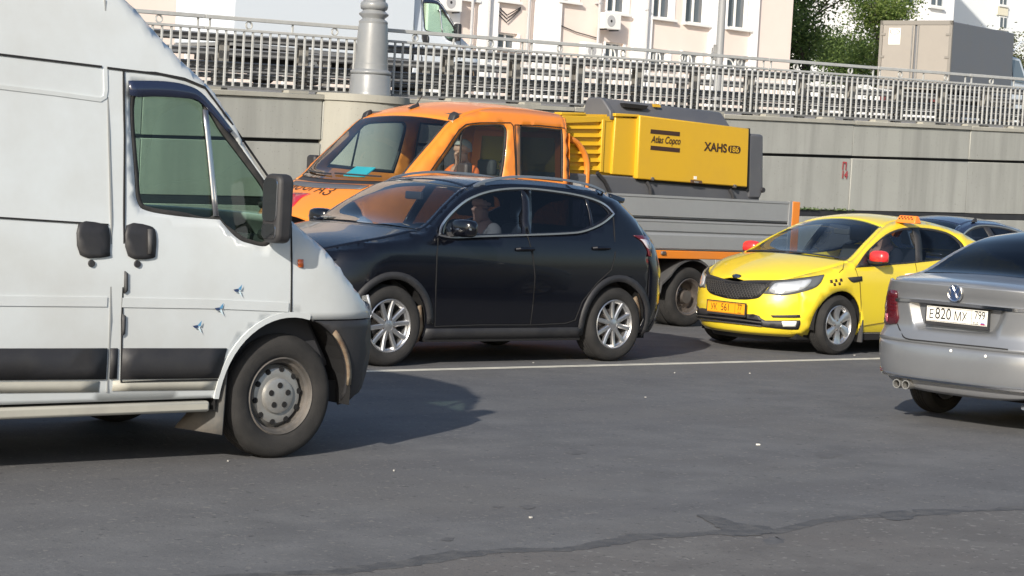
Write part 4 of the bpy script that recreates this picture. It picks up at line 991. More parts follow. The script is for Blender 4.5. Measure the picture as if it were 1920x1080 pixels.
# ================================================================ people
def person(car, x, y, z, label, shirt='shirt_grey', hair='hair_dark', look=0., reach=((.36, .10, .33), (.36, -.10, .33)), lean=0., vest=None, cap=None):
    """seated figure facing local +x, hips at (x, y, z) in the car's frame"""
    root = empty('person'); root.matrix_world = Matrix.Translation(car.off) @ Matrix.Rotation(car.yaw, 4, 'Z') @ Matrix.Translation((x, y, z)); tag(root, label, 'person')
    cl, sl = math.cos(look), math.sin(look)
    hd = lambda a, b, c_: (-.02+lean*.55+a*cl-b*sl, a*sl+b*cl, c_)
    V = [(0, 0, .08), (-.03+lean*.2, 0, .25), (-.05+lean*.4, 0, .43), (-.05+lean*.5, 0, .56), hd(-.005, 0, .63), hd(.005, 0, .70), hd(.0, 0, .78), hd(-.01, 0, .85)]
    Rr = [(.15, .17), (.12, .155), (.13, .17), (.075, .11), (.055, .055), (.075, .065), (.098, .078), (.07, .06)]
    E_ = [(i, i+1) for i in range(7)]
    def chain(a, pts, rs):
        p = a
        for q, r in zip(pts, rs): V.append(q); Rr.append((r, r)); E_.append((p, len(V)-1)); p = len(V)-1
        return p
    chain(5, [hd(.085, 0, .725), hd(.115, 0, .715)], (.022, .012))                         # nose
    for sg in (-1, 1): chain(6, [hd(-.005, sg*.088, .755)], (.018,))                         # ears
    arms = []
    for sg, rc in zip((1, -1), reach):
        sh = (-.05+lean*.45, sg*.19, .53); wr = (rc[0], sg*.10+rc[1], rc[2]); el = ((sh[0]+wr[0])/2-.02, sg*.25, min(sh[2], wr[2])-.06+ (.0 if wr[2] < .5 else -.04))
        arms.append((sh, el, wr))
        h = chain(3, [sh, el, wr], (.062, .045, .030)); fw = (Vector(wr)-Vector(el)).normalized()
        p = Vector(wr)+fw*.07; V.append(tuple(p)); Rr.append((.034, .02)); E_.append((h, len(V)-1)); pi_ = len(V)-1
        for k, (o_, ln) in enumerate(((-.024, .065), (-.008, .075), (.009, .07), (.025, .055))):
            a = p+fw*.03+Vector((0, o_, 0)); b = a+fw*ln*.55+Vector((0, 0, -.012)); c2 = b+fw*ln*.2+Vector((0, 0, -.03)); chain(pi_, [tuple(a), tuple(b), tuple(c2)], (.010, .009, .008))
        a = Vector(wr)+fw*.03+Vector((0, -sg*.04, .0)); chain(h, [tuple(a), tuple(a+fw*.035+Vector((0, -sg*.015, -.01)))], (.012, .010))
    for sg in (-1, 1): chain(0, [(.08, sg*.10, .06), (.46, sg*.13, .10), (.52, sg*.13, -.18), (.55, sg*.13, -.30), (.68, sg*.13, -.33)], (.095, .065, .05, .04, .03))
    def skin_obj(name, V, E_, Rr, mt, parent):
        me = bpy.data.meshes.new(name); me.from_pydata(V, E_, []); me.update(); o = bpy.data.objects.new(name, me); COL.objects.link(o); o.parent = parent
        o.modifiers.new('skin', 'SKIN'); md = o.modifiers.new('smooth', 'SUBSURF'); md.levels = 1; md.render_levels = 2
        for i, sv in enumerate(me.skin_vertices[0].data): sv.radius = Rr[i]; sv.use_root = (i == 0)
        o.modifiers[0].use_smooth_shade = True; me.materials.append(MATS[mt]); return o
    skin_obj('body', V, E_, Rr, 'skin', root)
    # clothing over trunk and sleeves
    V2 = V[:4]; R2 = [(a+.014, b+.014) for a, b in Rr[:3]]+[(.085, .12)]; E2 = [(0, 1), (1, 2), (2, 3)]
    for sh, el, wr in arms:
        n = len(V2); m_ = tuple(Vector(el).lerp(Vector(wr), .8)); V2 += [sh, el, m_]; R2 += [(.076, .076), (.06, .06), (.042, .042)]; E2 += [(3, n), (n, n+1), (n+1, n+2)]
    skin_obj('jacket', V2, E2, R2, shirt, root)
    if vest:
        Vv = [tuple(Vector(p)) for p in V[1:4]]; skin_obj('vest', Vv, [(0, 1), (1, 2)], [(.146, .18), (.152, .192), (.105, .135)], vest, root)
    mb = MB(); c0 = Vector(hd(-.02, 0, .80)); n_ = 14
    for i in range(6):
        for k in range(n_):
            a = 2*math.pi*k/n_; ph = math.pi/2*i/5; lo = -.05 if math.cos(a) < .3 else .02
            rr = math.cos(ph*.999); p = Vector((.112*rr*math.cos(a), .092*rr*math.sin(a), .085*math.sin(ph)+(lo if i == 0 else 0)))
            mb.v.append((c0.x+p.x*cl-p.y*sl, c0.y+p.x*sl+p.y*cl, c0.z+p.z))
    for i in range(5):
        for k in range(n_): k2 = (k+1) % n_; mb.f.append((i*n_+k, i*n_+k2, (i+1)*n_+k2, (i+1)*n_+k))
    mb.build('hair', hair, root, True, 60)
    return root
# ================================================================ black crossover
suv = Car('crossover_car', (-1.595, 18.726), ROAD+math.pi,
  [(.16, .78), (.28, .865), (.45, .892), (.70, .905), (.90, .902), (1.02, .890), (1.10, .868), (1.18, .838), (1.30, .792), (1.45, .718), (1.54, .668), (1.62, .61)],
  [(-3.6, 1.44), (-2.95, 1.515), (-2.67, 1.565), (-2.2, 1.608), (-1.6, 1.618), (-1.25, 1.594), (-.976, 1.522), (-.7, 1.365), (-.39, 1.168), (-.25, 1.135), (0, 1.085), (.3, 1.03), (.6, .945), (.75, .86), (.84, .78)],
  [(-3.6, .02), (-2.9, .02), (-2, .02), (-1.1, .03), (-.6, .10), (-.3, .07), (.2, .055), (.8, .05)],
  [(.16, .70), (.30, .83), (.5, .875), (.7, .875), (.80, .85), (.95, .78), (1.1, .70), (1.6, .70)],
  [(.16, -3.30), (.30, -3.43), (.5, -3.49), (.8, -3.49), (.95, -3.45), (1.10, -3.40), (1.2, -3.32), (1.35, -3.18), (1.5, -3.02), (1.6, -2.95)],
  af=.75, ar=.50, nf=2.5, nr=2.7, rnd=.06)
tag(suv.root, 'dirty black crossover car with chrome window line and silver roof rails', 'car')
def side_outline(c, x0, x1, wheels, sill, z1f=None, zb=None, n=60):
    """closed side outline with wheel arches: wheels = [(cx, cz, R)] from rear to front"""
    out = [(x0, sill(x0))]
    for cx, cz, R in wheels:
        z = sill(cx); a = math.degrees(math.asin(max(-1, min(1, (z-cz)/R)))); out += arc(cx, cz, R, 180-a, a, 18)
    out.append((x1, sill(x1)))
    top = zb or c.ze
    for i in range(n+1):
        x = x1+(x0-x1)*i/n; out.append((x, top(x)))
    return out
def build_suv(c):
    r = c.root; S = lambda pts, n=5: sm(c.px(pts, 'side', 1), n); L_ = lambda pts: c.px(pts, 'side', 1)
    dlo = S([(823, 441, 1), (829, 420), (850, 395), (880, 372), (925, 357), (982, 353), (1050, 360), (1100, 370), (1132, 383), (1150, 401, 1), (1128, 419), (1095, 433), (1060, 437.5), (982, 440.5), (900, 443), (850, 445)])
    sill = lambda x: .235
    out = side_outline(c, -3.02, .62, [(-2.646, .345, .395), (0, .345, .395)], sill)
    # one side skin per flank with the glazing cut out
    c.panel('side_panel', out, 'side', 'black_paint', holes=[dlo], res=.075, th=.02, both=True)
    # front wing ahead of the arch, nose and tail skins
    fr = arc(0, .345, .395, 60, -16, 10)
    c.wrap('front_bumper', 'front', .235, lambda q: .84+.07*q*q, 'black_paint', smax=.64, nz=10)
    c.wrap('tail_skin', 'rear', .26, 1.13, 'black_paint', smax=.97, nz=12)
    c.wrap('rear_glass', 'rear', 1.135, 1.47, 'glass_tint', smax=.80, nz=5)
    for s_ in (-1, 1):
        pass
    c.grid('bonnet', 'top', .80, lambda v: -.30-.06*v*v+.16*(1-v*v), 'black_paint', nu=14)
    c.grid('windscreen', 'top', lambda v: -.36+.15*(1-v*v), lambda v: -.985-.07*(1-v*v), 'glass_suv', v0=-.93, v1=.93, nu=14, th=None)
    for a, b in ((-1, -.928), (.928, 1)): c.grid('windscreen_pillar', 'top', lambda v: -.30-.06*v*v+.16*(1-v*v), -1.0, 'black_paint', v0=a, v1=b, nv=2, nu=14)
    c.grid('wiper_cowl', 'top', lambda v: -.27+.16*(1-v*v), lambda v: -.37+.15*(1-v*v), 'black_plastic', v0=-.93, v1=.93, nu=2, off=-.012)
    c.grid('roof', 'top', lambda v: -.98-.07*(1-v*v), -3.03, 'black_paint', nu=30)
    mb = MB(); mb.hexa([(-3.0, -.56, 1.455), (-2.80, -.60, 1.48), (-2.80, .60, 1.48), (-3.0, .56, 1.455), (-3.03, -.55, 1.505), (-2.80, -.57, 1.545), (-2.80, .57, 1.545), (-3.03, .55, 1.505)]); mb.build('spoiler', 'black_paint', r, bevel=.015)
    fg = S([(833, 439, 1), (840, 417), (858, 395), (886, 375), (925, 361), (979, 357, 1), (980, 437, 1), (900, 439), (850, 441)])
    rg = S([(996, 357, 1), (1050, 364), (1098, 373, 1), (1105, 397, 1), (1108, 423, 1), (1085, 432), (1060, 434), (996, 437, 1)])
    qg = S([(1103, 374, 1), (1128, 385), (1143, 401, 1), (1125, 415), (1113, 421, 1), (1110, 397, 1)])
    for sd_ in (1, -1):
        fd = c.ribbon('front_door', L_([(821, 446), (819, 480), (817, 540), (815, 612), (900, 609), (994, 609), (999, 570), (1003, 520), (997, 470), (988, 441)]), 'side', 'seam', w_=.008, off=.006, sg=sd_, thick=.01)
        c.panel('door_glass', fg, 'side', 'glass_side', parent=fd, sg=sd_, off=-.010, th=None, res=.15)
        rdr = c.ribbon('rear_door', L_([(998, 470), (1003, 520), (999, 570), (994, 609), (1060, 606), (1078, 600), (1092, 565), (1118, 532), (1146, 506), (1153, 480), (1152, 440), (1150, 408)]), 'side', 'seam', w_=.008, off=.006, sg=sd_, thick=.01)
        c.panel('door_glass', rg, 'side', 'glass_tint', parent=rdr, sg=sd_, off=-.010, th=None, res=.15)
        c.panel('quarter_glass', qg, 'side', 'glass_tint', sg=sd_, off=-.010, th=None, res=.15)
        c.panel('window_frame', dlo, 'side', 'black_gloss', holes=[fg, rg, qg], sg=sd_, off=-.004, th=.02, res=.1)
        c.ribbon('chrome_strip', dlo, 'side', 'satin_trim', w_=.015, off=.012, sg=sd_, closed=True, thick=.012)
        for (u, v), par in (((984, 467), fd), ((1127, 465), rdr)):
            h = c.hit(u, v, 'side', 1); mb = MB(); y = c.S(h.x, h.z)
            mb.tube([(h.x+.10, y+.002, h.z-.005), (h.x+.08, y+.03, h.z), (h.x, y+.036, h.z+.003), (h.x-.08, y+.03, h.z+.003), (h.x-.10, y+.002, h.z)], .016, 8)
            if sd_ < 0: mb.mirror_y()
            mb.build('door_handle', 'black_paint', par, True)
        for cx in (0, -2.646):
            a0, a1 = (178, 22) if cx == 0 else (196, -14)
            rg_ = arc(cx, .345, .398, a0, a1, 22)+arc(cx, .345, .458, a1, a0, 22)
            c.panel('arch_cladding', rg_, 'side', 'black_plastic', sg=sd_, off=.014, th=.03, res=.1)
            housing(c, cx, sd_, .345, .41, .55, .87)
            wheel(c, cx, sd_, .888, .345, .215, .226, 'double', 'alloy', 'tyre_dusty', spin=12 if cx == 0 else 30)
        c.panel('sill_cladding', [(-2.24, .20), (-.40, .20), (-.40, .315), (-2.24, .315)], 'side', 'black_plastic', sg=sd_, off=.014, th=.03, res=.12)
        c.panel('rear_liner', arc(-2.646, .345, .40, 140, 196, 8)+arc(-2.646, .345, .36, 196, 140, 8), 'side', 'arch_rust', sg=sd_, off=-.06, th=.02, res=.1)
        c.panel('splash_guard', [(-.40, .20), (-.395, .33), (-.34, .52), (-.30, .50), (-.345, .33), (-.36, .16)], 'side', 'arch_rust', sg=sd_, off=-.03, th=.02, res=.1)
        # rails
        rl = [(-1.08, 1.548), (-1.17, 1.588), (-1.374, 1.630), (-1.659, 1.656), (-2.1, 1.652), (-2.45, 1.620), (-2.62, 1.580), (-2.68, 1.558)]
        P = sm(rl, 4, False); mb = MB(); V = []
        for i, (x, z) in enumerate(P):
            yb = min(.60, c.S(x, c.ze(x))*.985) if False else .605
            for dy, dz in ((-.012, -.013), (.013, -.013), (.011, .008), (-.010, .009)): mb.v.append((x, sd_*(yb+dy), z+dz))
        for i in range(len(P)-1):
            for k in range(4): k2 = (k+1) % 4; mb.f.append((i*4+k, (i+1)*4+k, (i+1)*4+k2, i*4+k2))
        mb.f += [(0, 1, 2, 3), tuple((len(P)-1)*4+k for k in (3, 2, 1, 0))]
        mb.build('roof_rail', 'rail_metal', r, True, 40)
        mb = MB(); mb.box(-2.72, -2.5, .585, .625, 1.52, 1.60) if False else mb.hexa([(-1.2, .59, 1.54), (-1.06, .59, 1.52), (-1.06, .62, 1.52), (-1.2, .62, 1.54), (-1.2, .59, 1.59), (-1.08, .59, 1.555), (-1.08, .62, 1.555), (-1.2, .62, 1.59)])
        if sd_ < 0: mb.mirror_y()
        mb.build('rail_foot', 'rail_metal', r)
        # mirror
        mc = c.hit(873, 428, 'y', 1, 1.02); V = []; F_ = []; n1, n2 = 8, 14
        for i in range(n1+1):
            ph = -math.pi/2+math.pi*i/n1
            for k in range(n2):
                a = 2*math.pi*k/n2; e = .55; cx_ = math.copysign(abs(math.cos(a))**e, math.cos(a)); sx_ = math.copysign(abs(math.sin(a))**e, math.sin(a)); rr = abs(math.cos(ph))**.5
                V.append((mc.x+.085*rr*cx_*(1.0 if cx_ > 0 else .5), sd_*(mc.y+.135*math.copysign(abs(math.sin(ph))**.7, math.sin(ph))), mc.z+.078*rr*sx_))
        for i in range(n1):
            for k in range(n2): k2 = (k+1) % n2; F_.append((i*n2+k, i*n2+k2, (i+1)*n2+k2, (i+1)*n2+k))
        mb = MB(); mb.v = V; mb.f = F_; mo = mb.build('door_mirror', 'black_paint', r, True, 80)
        mb = MB(); mb.tube([(mc.x+.06, sd_*(mc.y-.12), mc.z-.012), (mc.x+.078, sd_*(mc.y+.0), mc.z-.010), (mc.x+.05, sd_*(mc.y+.13), mc.z-.005)], .010, 6); mb.build('mirror_indicator', 'satin_trim', mo, True)
        mb = MB(); mb.hexa([(mc.x-.05, sd_*.80, mc.z-.10), (mc.x+.06, sd_*.80, mc.z-.10), (mc.x+.04, sd_*(mc.y-.05), mc.z-.06), (mc.x-.03, sd_*(mc.y-.05), mc.z-.06), (mc.x-.05, sd_*.80, mc.z-.05), (mc.x+.06, sd_*.80, mc.z-.05), (mc.x+.04, sd_*(mc.y-.05), mc.z-.03), (mc.x-.03, sd_*(mc.y-.05), mc.z-.03)]); mb.build('mirror_foot', 'black_plastic', mo)
        # lights
        tl = S([(1187, 441, 1), (1204, 441), (1214, 446), (1219, 456), (1220, 481, 1), (1216, 480, 1), (1213, 466), (1203, 452)], 3)
        tlo = c.panel('tail_light', tl, 'side', 'tail_red', sg=sd_, off=.010, th=.014, res=.05)
        c.panel('clear_lens', S([(1199, 448, 1), (1212, 450), (1216, 460), (1216, 467, 1), (1211, 463), (1205, 454)], 3), 'side', 'tail_clear', parent=tlo, sg=sd_, off=.014, th=.006, res=.04)
        hl = [(sd_*.62, .70), (sd_*1.05, .74), (sd_*1.12, .79), (sd_*.95, .82), (sd_*.62, .78)]; c.panel('headlight', hl, 'nose', 'lamp_housing', off=.006, th=.012, res=.06)
        c.panel('fog_light', [(sd_*.55, .36), (sd_*.72, .36), (sd_*.72, .44), (sd_*.55, .44)], 'front', 'lens_clear', off=.008, res=.08)
    c.panel('grille', [(-.42, .58), (.42, .58), (.52, .76), (-.52, .76)], 'front', 'black_plastic', off=.008, res=.08)
    c.panel('rear_bumper', [(-.84, .26), (.84, .26), (.84, .52), (-.84, .52)], 'rear', 'black_plastic', off=.012, res=.08)
    c.text('lettering', 'X', 'front', (0, .67), .10, 'chrome', off=.012) if False else None
    plate(c, 'number_plate', (c.XF(.26, .48)+.01, 0, .48), (0, 1, 0), (0, 0, 1), [], 'plate_white')
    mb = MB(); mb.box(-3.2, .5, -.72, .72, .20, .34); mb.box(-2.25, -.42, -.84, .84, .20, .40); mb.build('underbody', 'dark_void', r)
    mb = MB(); mb.hexa([(-.75, -.74, .45), (-.1, -.74, .45), (-.1, .74, .45), (-.75, .74, .45), (-.62, -.74, 1.03), (-.22, -.66, 1.06), (-.22, .66, 1.06), (-.62, .74, 1.03)]); mb.build('dashboard', 'interior_dark', r, bevel=.03)
    mb = MB(); mb.box(-3.0, -.4, -.74, .74, .34, .42); mb.box(-3.1, -2.1, -.70, .70, .42, .75); mb.build('cabin_floor', 'interior_dark', r)
    seat(c, -1.45, .38, .60); seat(c, -1.45, -.38, .60); mb = MB(); mb.hexa([(-2.35, -.66, .6), (-2.2, -.66, .6), (-2.2, .66, .6), (-2.35, .66, .6), (-2.5, -.62, 1.22), (-2.38, -.62, 1.22), (-2.38, .62, 1.22), (-2.5, .62, 1.22)]); mb.build('rear_seat', 'interior_dark', r, bevel=.03)
    steering(c, -.86, .38, 1.0)
    mb = MB(); mb.box(-.93, -.89, -.11, .11, 1.40, 1.47); mb.build('inner_mirror', 'interior_dark', r, bevel=.01)
    mb = MB(); mb.tube([(-.42, .02, 1.06), (-.44, .02, 1.10)], .045, 10); mb.build('dash_camera', 'interior_dark', r, True)
mat('lamp_housing', (.10, .105, .11), .12, coat=1.0)
mat('tail_clear', (.45, .42, .46), .12, coat=1.0)
build_suv(suv)
person(suv, -1.36, .38, .62, 'driver in a grey shirt seen through the side window of the black car', 'shirt_grey', 'hair_dark', reach=((.40, .08, .40), (.42, -.08, .36)))
# ================================================================ orange crew-cab flatbed truck
trk = Car('flatbed_truck', (1.412, 26.015), ROAD+math.pi,
  [(.30, .90), (.45, .955), (.7, .98), (1.1, .985), (1.35, .972), (1.55, .952), (1.8, .922), (2.05, .890), (2.2, .868), (2.32, .835), (2.47, .74)],
  [(1.85, 2.345), (2.05, 2.365), (2.6, 2.385), (3.0, 2.37), (3.35, 2.30), (3.584, 2.205), (3.9, 1.93), (4.15, 1.70), (4.33, 1.53), (4.45, 1.47), (4.7, 1.36), (4.95, 1.22), (5.1, 1.10), (5.22, .98)],
  [(1.9, .06), (3.0, .065), (3.6, .08), (4.0, .13), (4.4, .11), (4.8, .09), (5.2, .08)],
  [(.30, 5.20), (.45, 5.30), (.8, 5.32), (1.0, 5.28), (1.15, 5.18), (1.3, 5.05), (1.5, 4.95), (2.5, 4.95)],
  [(.3, 1.91), (2.5, 1.91)], af=.85, ar=.10, nf=2.5, nr=3, rnd=.06)
tag(trk.root, 'orange crew-cab flatbed truck with aluminium drop sides carrying a yellow compressor', 'truck')
def build_truck(c):
    r = c.root; S = lambda pts, n=5: sm(c.px(pts, 'side', 1), n); L_ = lambda pts: c.px(pts, 'side', 1)
    fw = S([(818, 318, 1), (845, 281), (866, 249), (876, 240), (892, 237), (935, 236), (945, 240), (947.5, 252), (943, 300), (938, 330, 1), (880, 325, 1)])
    fw = [(x, z) for x, z in fw]; zb = 1.52
    fw2 = S([(813, 324, 1), (842, 281), (863, 249), (874, 238), (892, 234), (938, 233), (948, 238), (951, 252), (947, 300), (941, 336, 1), (880, 331, 1)])
    rw = S([(978, 243), (983, 239), (1044, 245), (1053, 253), (1053, 338, 1), (978, 330, 1)], 4)
    rw2 = S([(975, 241), (981, 236), (1045, 242), (1056, 251), (1056, 341, 1), (975, 333, 1)], 4)
    # door windows reach down to the belt line that the black car hides
    out = [(1.94, .62), (3.86, .62)]+arc(4.325, .35, .47, 145, 20, 16)+[(4.80, .60), (4.80, c.ze(4.80))]
    for i in range(1, 50): x = 4.80-(4.80-1.94)*i/49; out.append((x, c.ze(x)))
    c.panel('cab_side', out, 'side', 'orange_paint', holes=[fw2, rw2], res=.08, th=.02, both=True)
    c.wrap('front_bumper', 'front', .30, .66, 'grey_plastic', smax=.78, nz=6)
    c.wrap('nose_panel', 'front', .665, lambda q: 1.02, 'orange_paint', smax=.74, nz=6)
    c.panel('grille', [(-.50, .70), (.50, .70), (.58, .98), (-.58, .98)], 'front', 'black_plastic', off=.01, res=.1)
    c.grid('bonnet', 'top', 5.16, lambda v: 4.40+.26*(1-v*v), 'orange_paint', nu=16)
    c.grid('cowl_vent', 'top', lambda v: 4.56+.22*(1-v*v), lambda v: 4.47+.22*(1-v*v), 'canopy_grey', v0=-.78, v1=.78, nu=3, off=.010, th=.008)
    c.grid('wiper_cowl', 'top', lambda v: 4.40+.26*(1-v*v), lambda v: 4.30+.26*(1-v*v), 'black_plastic', nu=3, off=-.01)
    c.grid('windscreen', 'top', lambda v: 4.31+.26*(1-v*v), lambda v: 3.60+.05*(1-v*v), 'glass_green', v0=-.93, v1=.93, nu=18, th=None)
    for a, b in ((-1, -.928), (.928, 1)): c.grid('windscreen_pillar', 'top', lambda v: 4.40+.26*(1-v*v), 3.58, 'orange_paint', v0=a, v1=b, nv=2, nu=18)
    for a, b in ((-.945, -.915), (.915, .945)): c.grid('windscreen_seal', 'top', lambda v: 4.31+.26*(1-v*v), lambda v: 3.60+.05*(1-v*v), 'rubber', v0=a, v1=b, nv=2, nu=18, off=.003)
    c.grid('roof', 'top', lambda v: 3.60+.05*(1-v*v), 1.94, 'orange_paint', nu=24)
    c.wrap('cab_back', 'rear', .62, 1.58, 'orange_paint', smax=1.0, nz=4); c.wrap('cab_back', 'rear', 2.16, 2.33, 'orange_paint', smax=1.0, nz=3)
    for s0, s1 in ((-1, 0), (0, 1)): pass
    V, F_ = fill([(-.90, 1.58), (.90, 1.58), (.86, 2.16), (-.86, 2.16)], [[(-.66, 1.64), (-.06, 1.64), (-.06, 2.1), (-.62, 2.1)], [(.06, 1.64), (.66, 1.64), (.62, 2.1), (.06, 2.1)]], .2)
    mesh('cab_back_frame', [(1.935, a, b) for a, b in V], F_, 'orange_paint', r)
    for q in ([(-.66, 1.64), (-.06, 1.64), (-.06, 2.1), (-.62, 2.1)], [(.06, 1.64), (.66, 1.64), (.62, 2.1), (.06, 2.1)]): mesh('rear_window', [(1.94, a, b) for a, b in q], [(0, 1, 2, 3)], 'glass_green', r)
    dv = L_([(864, 255), (867, 250), (863, 323), (860, 323)])
    for sd_ in (1, -1):
        fd = c.ribbon('front_door', L_([(806, 322), (835, 281), (860, 244), (874, 233), (900, 230), (957, 230), (962, 236), (966, 300), (967, 345)]), 'side', 'seam', w_=.010, off=.007, sg=sd_, thick=.01)
        c.panel('door_glass', fw, 'side', 'glass_clear', parent=fd, sg=sd_, off=-.012, th=None, res=.2)
        c.panel('window_seal', fw2, 'side', 'rubber', parent=fd, holes=[fw], sg=sd_, off=-.004, th=.02, res=.12)
        c.panel('window_divider', dv, 'side', 'rubber', parent=fd, sg=sd_, off=.0, th=.01, res=.1)
        rdr = c.ribbon('rear_door', L_([(969, 340), (968, 300), (965, 234), (1010, 235), (1058, 240), (1064, 244), (1065, 300), (1065, 345)]), 'side', 'seam', w_=.010, off=.007, sg=sd_, thick=.01)
        c.panel('door_glass', rw, 'side', 'glass_truck_rear', parent=rdr, sg=sd_, off=-.012, th=None, res=.2)
        c.panel('window_seal', rw2, 'side', 'rubber', parent=rdr, holes=[rw], sg=sd_, off=-.004, th=.02, res=.12)
        housing(c, 4.325, sd_, .35, .48, .55, .93)
        wheel(c, 4.325, sd_, .965, .35, .20, .218, 'steel', 'steel_rim', 'tyre_dusty')
        # black roof marker lamp and mirror
        mb = MB(); mb.hexa([(3.50, .70, 2.25), (3.60, .70, 2.21), (3.60, .80, 2.18), (3.50, .80, 2.21), (3.51, .705, 2.315), (3.57, .705, 2.285), (3.57, .795, 2.265), (3.51, .795, 2.295)])
        if sd_ < 0: mb.mirror_y()
        mb.build('marker_lamp', 'black_plastic', r, bevel=.015)
        mx_ = 3.66 if sd_ > 0 else 3.98; mb = MB(); mb.prism(rrect(1.03, 1.19, 1.50, 1.765, .04), mx_-.05, mx_+.05, 'x')
        if sd_ < 0: mb.mirror_y()
        mo = mb.build('door_mirror', 'black_plastic', r, bevel=.025)
        mb = MB(); mb.tube([(mx_+.1, .90, 1.48), (mx_, 1.08, 1.54)], .03, 8)
        if sd_ < 0: mb.mirror_y()
        mb.build('mirror_arm', 'black_plastic', mo, True)
        c.panel('headlight', sm([(4.66, .98), (4.80, 1.16), (4.90, 1.05), (5.0, .80), (4.86, .76)], 3), 'side', 'lens_clear', sg=sd_, off=.01, th=.012, res=.08)
        c.panel('side_stripe', [(2.2, .80), (4.0, .92), (4.0, 1.10), (2.2, .98)], 'side', 'stripe_red', sg=sd_, off=.004, th=.005, res=.15)
        # drop side of the bed: ribbed aluminium boards
        x0, x1, y = -1.60, 1.82, 1.045
        prof = [(0, .905), (.0, .915), (.012, .92), (.012, 1.07), (.0, 1.085), (-.004, 1.10), (.004, 1.115), (.012, 1.12), (.012, 1.215), (.018, 1.225), (.018, 1.235), (.0, 1.245), (-.012, 1.255), (-.012, 1.275), (.006, 1.285), (.006, 1.49), (.014, 1.50), (.014, 1.525)]
        mb = MB()
        n_ = len(prof)
        for x in (x0, x1):
            for d_, z in prof: mb.v.append((x, sd_*(y+d_), z))
        for x in (x0, x1):
            for d_, z in prof: mb.v.append((x, sd_*(y-.03), z))
        for i in range(n_-1): mb.f += [(i, i+1, n_+i+1, n_+i), (2*n_+i, 2*n_+i+1, 3*n_+i+1, 3*n_+i), (i, i+1, 2*n_+i+1, 2*n_+i), (n_+i, n_+i+1, 3*n_+i+1, 3*n_+i)]
        mb.f += [(0, n_, 3*n_, 2*n_), (n_-1, 2*n_-1, 4*n_-1, 3*n_-1)]
        ds = mb.build('drop_side', 'alu_side', r)
        MB().box(x0, x1, sd_*(y-.005) if sd_ > 0 else -(y+.002), sd_*(y+.002) if sd_ > 0 else -(y-.005), 1.252, 1.268).build('groove', 'seam', ds)
        for xx in (-1.625,): MB().box(xx-.03, xx+.02, *sorted((sd_*(y-.03), sd_*(y+.02))), .90, 1.53).build('latch_post', 'alu_side', ds)
        MB().box(-1.80, -1.66, *sorted((sd_*(y-.06), sd_*(y+.022))), .86, 1.53).build('corner_post', 'orange_paint', r, bevel=.01)
        MB().box(-1.80, 1.85, *sorted((sd_*(y-.10), sd_*(y+.012))), .80, .895).build('bed_beam', 'orange_paint', r, bevel=.008)
        for xx in (.55, -.9, 1.5):
            mb = MB(); mb.box(xx-.035, xx+.035, *sorted((sd_*(y+.005), sd_*(y+.035))), .845, .885); mb.build('side_latch', 'brake_metal', r, bevel=.006)
        # mudguard and twin rear wheels
        A = arc(0, .35, .43, 20, 160, 16); V = []; F_ = []
        A = [(.52, .40), (.50, .52)]+[(a, b) for a, b in arc(0, .37, .44, 35, 145, 12)]+[(-.50, .52), (-.52, .40)]
        for a, b in A: V += [(a, sd_*.50, b), (a, sd_*1.03, b), (a, sd_*1.03, b-.03)]
        for i in range(len(A)-1): F_ += [(3*i, 3*i+1, 3*i+4, 3*i+3), (3*i+1, 3*i+2, 3*i+5, 3*i+4)]
        o = mesh('mudguard', V, F_, 'grey_plastic', r, True, 40)
        wheel(c, 0, sd_, 1.0, .35, .20, .218, 'dual', 'brake_metal', 'tyre_dusty'); wheel(c, 0, sd_, .78, .35, .20, .218, 'dual', 'brake_metal', 'tyre_dusty')
        MB().box(-1.75, 4.9, *sorted((sd_*.36, sd_*.44)), .50, .66).build('chassis_rail', 'dark_void', r)
        MB().box(1.0, 1.6, *sorted((sd_*.6, sd_*.95)), .35, .72).build('side_locker', 'black_plastic', r, bevel=.02)
    MB().box(-1.80, 1.85, -1.0, 1.0, .86, .90).build('bed_floor', 'grey_plastic', r)
    MB().box(-1.80, -1.76, -.98, .98, .905, 1.52).build('tailboard', 'alu_side', r)
    MB().box(1.81, 1.85, -1.0, 1.0, .905, 1.62).build('headboard', 'alu_side', r)
    mb = MB(); mb.tube([(0, -.9, .35), (0, .9, .35)], .06, 10); mb.lathe([(.0, -.15), (.14, -.1), (.17, 0), (.14, .1), (.0, .15)], 16, 'y', c=(0, 0, .35)); mb.build('rear_axle', 'dark_void', r, True)
    # orange pipe behind the cab
    P = [c.hit(u, v, 'y', 1, .72) for u, v in ((1069, 260), (1082, 268), (1094, 285), (1100, 306), (1100, 330), (1098, 360), (1097, 400))]
    mb = MB(); mb.tube([tuple(p) for p in sm([(p.x, p.z) for p in P], 4, False) and [(x, .72, z) for x, z in sm([(p.x, p.z) for p in P], 4, False)]], .034, 10); mb.build('intake_pipe', 'orange_paint', r, True)
    P = [c.hit(u, v, 'y', 1, .60) for u, v in ((1080, 310), (1085, 313), (1085, 345), (1080, 345))]
    mb = MB(); mb.prism([(p.x, p.z) for p in P], .58, .60, 'y'); mb.build('filler_flap', 'white_paper', r)
    # aerial
    h = c.hit(776, 202, 'top'); mb = MB(); mb.hexa([(h.x-.07, h.y-.03, h.z-.01), (h.x+.08, h.y-.03, h.z-.01), (h.x+.08, h.y+.03, h.z-.01), (h.x-.07, h.y+.03, h.z-.01), (h.x-.06, h.y-.012, h.z+.06), (h.x+.0, h.y-.012, h.z+.03), (h.x+.0, h.y+.012, h.z+.03), (h.x-.06, h.y+.012, h.z+.06)])
    ae = mb.build('aerial', 'black_plastic', r, bevel=.01); mb = MB(); mb.tube([(h.x-.04, h.y, h.z+.05), (h.x-.11, h.y, h.z+.14)], .006, 6); mb.build('whip', 'black_plastic', ae)
